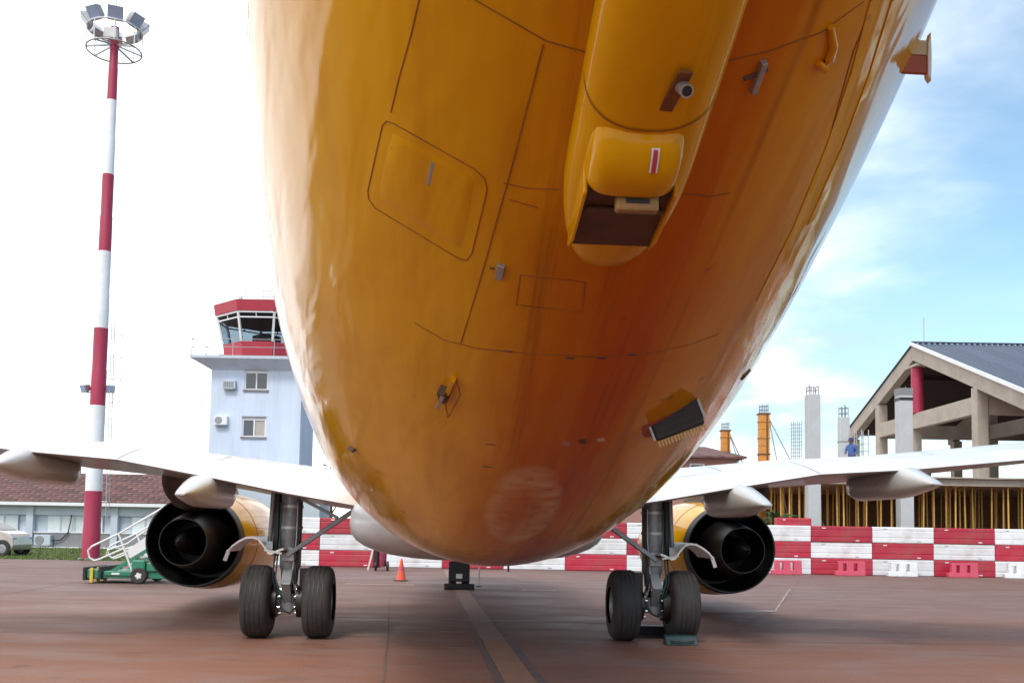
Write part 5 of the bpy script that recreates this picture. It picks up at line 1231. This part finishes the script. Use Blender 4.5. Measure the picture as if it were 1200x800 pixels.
# ------------------------------------------------------------------ workers on the deck
def person(label, loc, rz_, J, top, cap):
    """one skinned body grown from joints; J maps joint name to (x, y, z, radius)"""
    t = thing('person', label, 'person', loc, rz_)
    names = list(J); E = [('pelvis', 'spine'), ('spine', 'chest'), ('chest', 'neck'), ('neck', 'head'), ('head', 'crown')]
    for s in 'lr':
        E += [('chest', s + 'sho'), (s + 'sho', s + 'elb'), (s + 'elb', s + 'wri'), (s + 'wri', s + 'han'), ('pelvis', s + 'hip'), (s + 'hip', s + 'kne'), (s + 'kne', s + 'ank'), (s + 'ank', s + 'toe')]
    me = bpy.data.meshes.new('body'); me.from_pydata([J[k][:3] for k in names], [(names.index(a), names.index(b)) for a, b in E], [])
    o = bpy.data.objects.new('body', me); col.objects.link(o); o.parent = t
    sm = o.modifiers.new('skin', 'SKIN'); sm.use_smooth_shade = True
    if not me.skin_vertices: 
        bm = bmesh.new(); bm.from_mesh(me); bm.verts.layers.skin.verify(); bm.to_mesh(me); bm.free()
    for i, k in enumerate(names):
        sv = me.skin_vertices[0].data[i]; sv.radius = (J[k][3], J[k][3]); sv.use_root = (k == 'pelvis')
    ss = o.modifiers.new('sub', 'SUBSURF'); ss.levels = 2; ss.render_levels = 2
    me.materials.append(M[top])
    hx, hy, hz, _ = J['head']
    hd = B().lathe([(-0.13, 0.0), (-0.12, 0.05), (-0.07, 0.085), (0.0, 0.098), (0.07, 0.09), (0.10, 0.06), (0.115, 0.0)], (0, 0, 0), 'Z', 20)
    hd.v = [(v[0] * 0.86 + hx, v[1] * 1.05 + hy, v[2] + hz) for v in hd.v]
    face = hd.obj('face', 'skin', o, smooth=60)
    B().lathe([(-0.03, 0.025), (0.0, 0.018), (0.03, 0.006)], (hx, hy - 0.105, hz), 'Z', 8).obj('nose', 'skin', face)
    cp_ = B().lathe([(0.015, 0.135), (0.03, 0.125), (0.05, 0.108), (0.11, 0.10), (0.155, 0.07), (0.17, 0.0)], (hx, hy, hz), 'Z', 20); cp_.obj('cap', cap, o, smooth=50)
    for s in 'lr':      # hands with five fingers
        wx, wy, wz, _ = J[s + 'han']; d = (Vector(J[s + 'han'][:3]) - Vector(J[s + 'wri'][:3])).normalized(); sd_ = d.orthogonal().normalized()
        hb = B(); base = Vector((wx, wy, wz))
        hb.tube([base - d * 0.05, base + d * 0.045], [0.03, 0.036], 8)
        for k, ln in enumerate((0.065, 0.08, 0.085, 0.075)):
            p0 = base + d * 0.04 + sd_ * (k - 1.5) * 0.019; c_ = d.cross(sd_) * 0.02
            hb.tube([p0, p0 + d * ln * 0.6, p0 + d * ln + c_], [0.009, 0.008, 0.006], 6)
        hb.tube([base - sd_ * 0.03, base - sd_ * 0.055 + d * 0.03, base - sd_ * 0.055 + d * 0.06], [0.011, 0.010, 0.007], 6)
        hb.obj('hand', 'skin', o, smooth=60)
    for s in 'lr':
        ax, ay, az, _ = J[s + 'toe']; B().box(ax - 0.05, ax + 0.05, ay - 0.08, ay + 0.18, az - 0.05, az + 0.045).obj('boot', 'dark', o, bevel=0.02)
    return t
stand = dict(pelvis=(0, 0, 0.92, 0.14), spine=(0, 0, 1.10, 0.135), chest=(0, -0.03, 1.32, 0.15), neck=(0, -0.04, 1.48, 0.06), head=(0, -0.07, 1.61, 0.075), crown=(0, -0.07, 1.68, 0.06),
             lsho=(-0.19, -0.03, 1.39, 0.075), lelb=(-0.26, -0.10, 1.12, 0.055), lwri=(-0.12, -0.30, 1.06, 0.042), lhan=(-0.06, -0.36, 1.07, 0.03), rsho=(0.19, -0.03, 1.39, 0.075), relb=(0.28, -0.02, 1.12, 0.055), rwri=(0.22, -0.22, 0.98, 0.042), rhan=(0.18, -0.29, 0.96, 0.03),
             lhip=(-0.10, 0, 0.84, 0.105), lkne=(-0.11, -0.02, 0.48, 0.07), lank=(-0.12, 0.03, 0.10, 0.05), ltoe=(-0.13, -0.08, 0.055, 0.04), rhip=(0.10, 0, 0.84, 0.105), rkne=(0.13, -0.04, 0.48, 0.07), rank=(0.14, 0.02, 0.10, 0.05), rtoe=(0.16, -0.09, 0.055, 0.04))
squat = dict(pelvis=(0, 0.14, 0.36, 0.14), spine=(0, 0.08, 0.55, 0.135), chest=(0, -0.06, 0.78, 0.15), neck=(0, -0.14, 0.93, 0.06), head=(0, -0.2, 1.05, 0.075), crown=(0, -0.21, 1.12, 0.06),
             lsho=(-0.19, -0.06, 0.84, 0.075), lelb=(-0.25, -0.28, 0.66, 0.055), lwri=(-0.12, -0.46, 0.52, 0.042), lhan=(-0.08, -0.52, 0.47, 0.03), rsho=(0.19, -0.06, 0.84, 0.075), relb=(0.25, -0.28, 0.66, 0.055), rwri=(0.12, -0.46, 0.52, 0.042), rhan=(0.08, -0.52, 0.47, 0.03),
             lhip=(-0.11, 0.12, 0.32, 0.105), lkne=(-0.17, -0.28, 0.46, 0.075), lank=(-0.16, -0.02, 0.10, 0.05), ltoe=(-0.17, -0.13, 0.055, 0.04), rhip=(0.11, 0.12, 0.32, 0.105), rkne=(0.17, -0.28, 0.46, 0.075), rank=(0.16, -0.02, 0.10, 0.05), rtoe=(0.17, -0.13, 0.055, 0.04))
person('worker in blue overalls and dark cap standing by the concrete column on the deck', (wc(998, 512, 42.6).x, 42.6, SLZ1 + 0.01), R(-50), stand, 'overall', 'navy')
person('worker in navy clothes squatting on the deck beneath the gable', (wc(1085, 524, 44).x, 44.0, SLZ1 + 0.01), R(160), squat, 'navy', 'navy')

# ------------------------------------------------------------------ brown house
hs = thing('brown_house', 'small two-storey house with brown hipped roof and white-framed window', 'house', (0, 0, 0))
B().box(4.0, 13.6, 58, 66, 0, 5.98).obj('wall', 'housewall', hs)
rf = B(); rf.add([(3.4, 57.3, 5.95), (14.0, 57.3, 5.95), (14.0, 66.7, 5.95), (3.4, 66.7, 5.95), (3.4, 57.3, 6.06), (14.0, 57.3, 6.06), (14.0, 66.7, 6.06), (3.4, 66.7, 6.06), (8.0, 61.9, 7.0), (13.0 - 0.6, 61.9, 7.0)],
       [(3, 2, 1, 0), (0, 1, 5, 4), (1, 2, 6, 5), (2, 3, 7, 6), (3, 0, 4, 7), (4, 5, 9, 8), (5, 6, 9), (6, 7, 8, 9), (7, 4, 8)]); rf.obj('roof', 'roofbrown', hs)
for x0 in (10.7, 7.2):
    f = B(); f.box(x0, x0 + 0.9, 57.93, 57.998, 5.1, 5.18); f.box(x0, x0 + 0.9, 57.93, 57.998, 5.56, 5.64); f.box(x0, x0 + 0.08, 57.93, 57.998, 5.18, 5.56); f.box(x0 + 0.82, x0 + 0.9, 57.93, 57.998, 5.18, 5.56)
    wf = f.obj('window', 'trim', hs); B().box(x0 + 0.08, x0 + 0.82, 57.96, 57.997, 5.18, 5.56).obj('pane', 'glass', wf)
B().box(13.602, 14.4, 58.2, 64, 0, 5.25).obj('annex', 'housewall', hs); B().box(13.602, 14.6, 58.0, 64.2, 5.252, 5.36).obj('annex_roof', 'form', hs)

# ------------------------------------------------------------------ vegetation
def leaves(b, c, rad, n, size, flat=1.0):
    for _ in range(n):
        while True:
            p = Vector((random.uniform(-1, 1), random.uniform(-1, 1), random.uniform(-1, 1)))
            if 0.25 < p.length < 1: break
        p = Vector(c) + Vector((p.x * rad[0], p.y * rad[1], p.z * rad[2]))
        d = Vector((random.gauss(0, 1), random.gauss(0, 1), random.gauss(0, 0.6))).normalized(); s = d.orthogonal().normalized(); z_ = size * random.uniform(0.6, 1.3)
        b.add([p - d * z_, p + s * z_ * 0.4, p + d * z_, p - s * z_ * 0.4], [(0, 1, 2, 3)])
def tree(name, label, loc, h, rad, mt, n=900, size=0.14, cat='tree'):
    t = thing(name, label, cat, loc)
    tk = B().tube([(0, 0, 0), (0.05, 0, h * 0.4), (0, 0.05, h * 0.75)], [0.16, 0.11, 0.05], 8)
    for k in range(5):
        a = k * 1.3; tk.tube([(0.03, 0.02, h * (0.4 + 0.06 * k)), (0.5 * rad * math.cos(a), 0.5 * rad * math.sin(a), h * (0.62 + 0.06 * k))], [0.06, 0.02], 6)
    tk.obj('trunk', 'bark', t, smooth=60)
    cr_ = B()
    for k in range(11):
        a = random.uniform(0, 6.28); q = rad * random.uniform(0.1, 0.72)
        leaves(cr_, (q * math.cos(a), q * math.sin(a), h * random.uniform(0.58, 0.9)), (rad * 0.42, rad * 0.42, h * 0.13), n // 11, size)
    cr_.obj('crown', mt, t)
    return t
tree('leafy_tree', 'dark leafy tree standing beside the control tower', (-11.8, 63, 0), 5.6, 1.6, 'darkleaf', 1600, 0.13)
tree('garden_tree', 'dark tree rising behind the low building roof', (-39.2, 68, 0), 7.4, 2.6, 'darkleaf', 1800, 0.18)
ps = thing('palm_shrub', 'green feathery palm shrub growing behind the checkered wall', 'shrub', (wc(914, 600, 39.6).x, 39.9, 0))
B().tube([(0, 0, 0), (0.03, 0, 1.1), (0, 0.02, 2.12)], [0.09, 0.07, 0.05], 8).obj('stem', 'bark', ps)
fr = B()
for k in range(26):
    a = random.uniform(0, 6.28); el = random.uniform(0.15, 1.35); Lf = random.uniform(0.7, 1.15); pts = []
    for i in range(7):
        t_ = i / 6; pts.append(Vector((math.cos(a) * math.cos(el) * Lf * t_, math.sin(a) * math.cos(el) * Lf * t_, 2.08 + Lf * t_ * math.sin(el) - 0.45 * Lf * t_ * t_)))
    fr.tube(pts, 0.008, 4)
    for i in range(1, 7):
        for s in (-1, 1):
            d = (pts[i] - pts[i - 1]).normalized(); sd_ = d.cross(Vector((0, 0, 1))).normalized() * s
            for o_ in (0, 0.5):
                p = pts[i - 1].lerp(pts[i], o_); e = p + (sd_ * 0.8 + d * 0.6 + Vector((0, 0, -0.25))) * 0.26
                m_ = (p + e) / 2 + d * 0.02; fr.add([p, m_ + d * 0.02, e, m_ - d * 0.02], [(0, 1, 2, 3)])
fr.obj('fronds', 'leaf', ps)
gb = B()
for _ in range(16000):
    x = random.uniform(-34, -8.6); y = 39.15 + 17.0 * random.random() ** 1.4; h = random.uniform(0.04, 0.13) * (1.7 if random.random() < 0.08 else 1); a = random.uniform(0, 3.14); wv = random.uniform(0.012, 0.03)
    lx, ly = random.uniform(-0.05, 0.05), random.uniform(-0.05, 0.05)
    gb.v += [(x - wv * math.cos(a), y - wv * math.sin(a), -0.004), (x + wv * math.cos(a), y + wv * math.sin(a), -0.004), (x + lx, y + ly, h)]; k = len(gb.v); gb.f.append((k - 3, k - 2, k - 1))
me = bpy.data.meshes.new('grass'); me.from_pydata(gb.v, [], gb.f); me.materials.append(M['grass'])
g = link('grass', me); g['kind'] = 'stuff'; g['label'] = 'short green grass on the lawn before the low building'; g['category'] = 'grass'
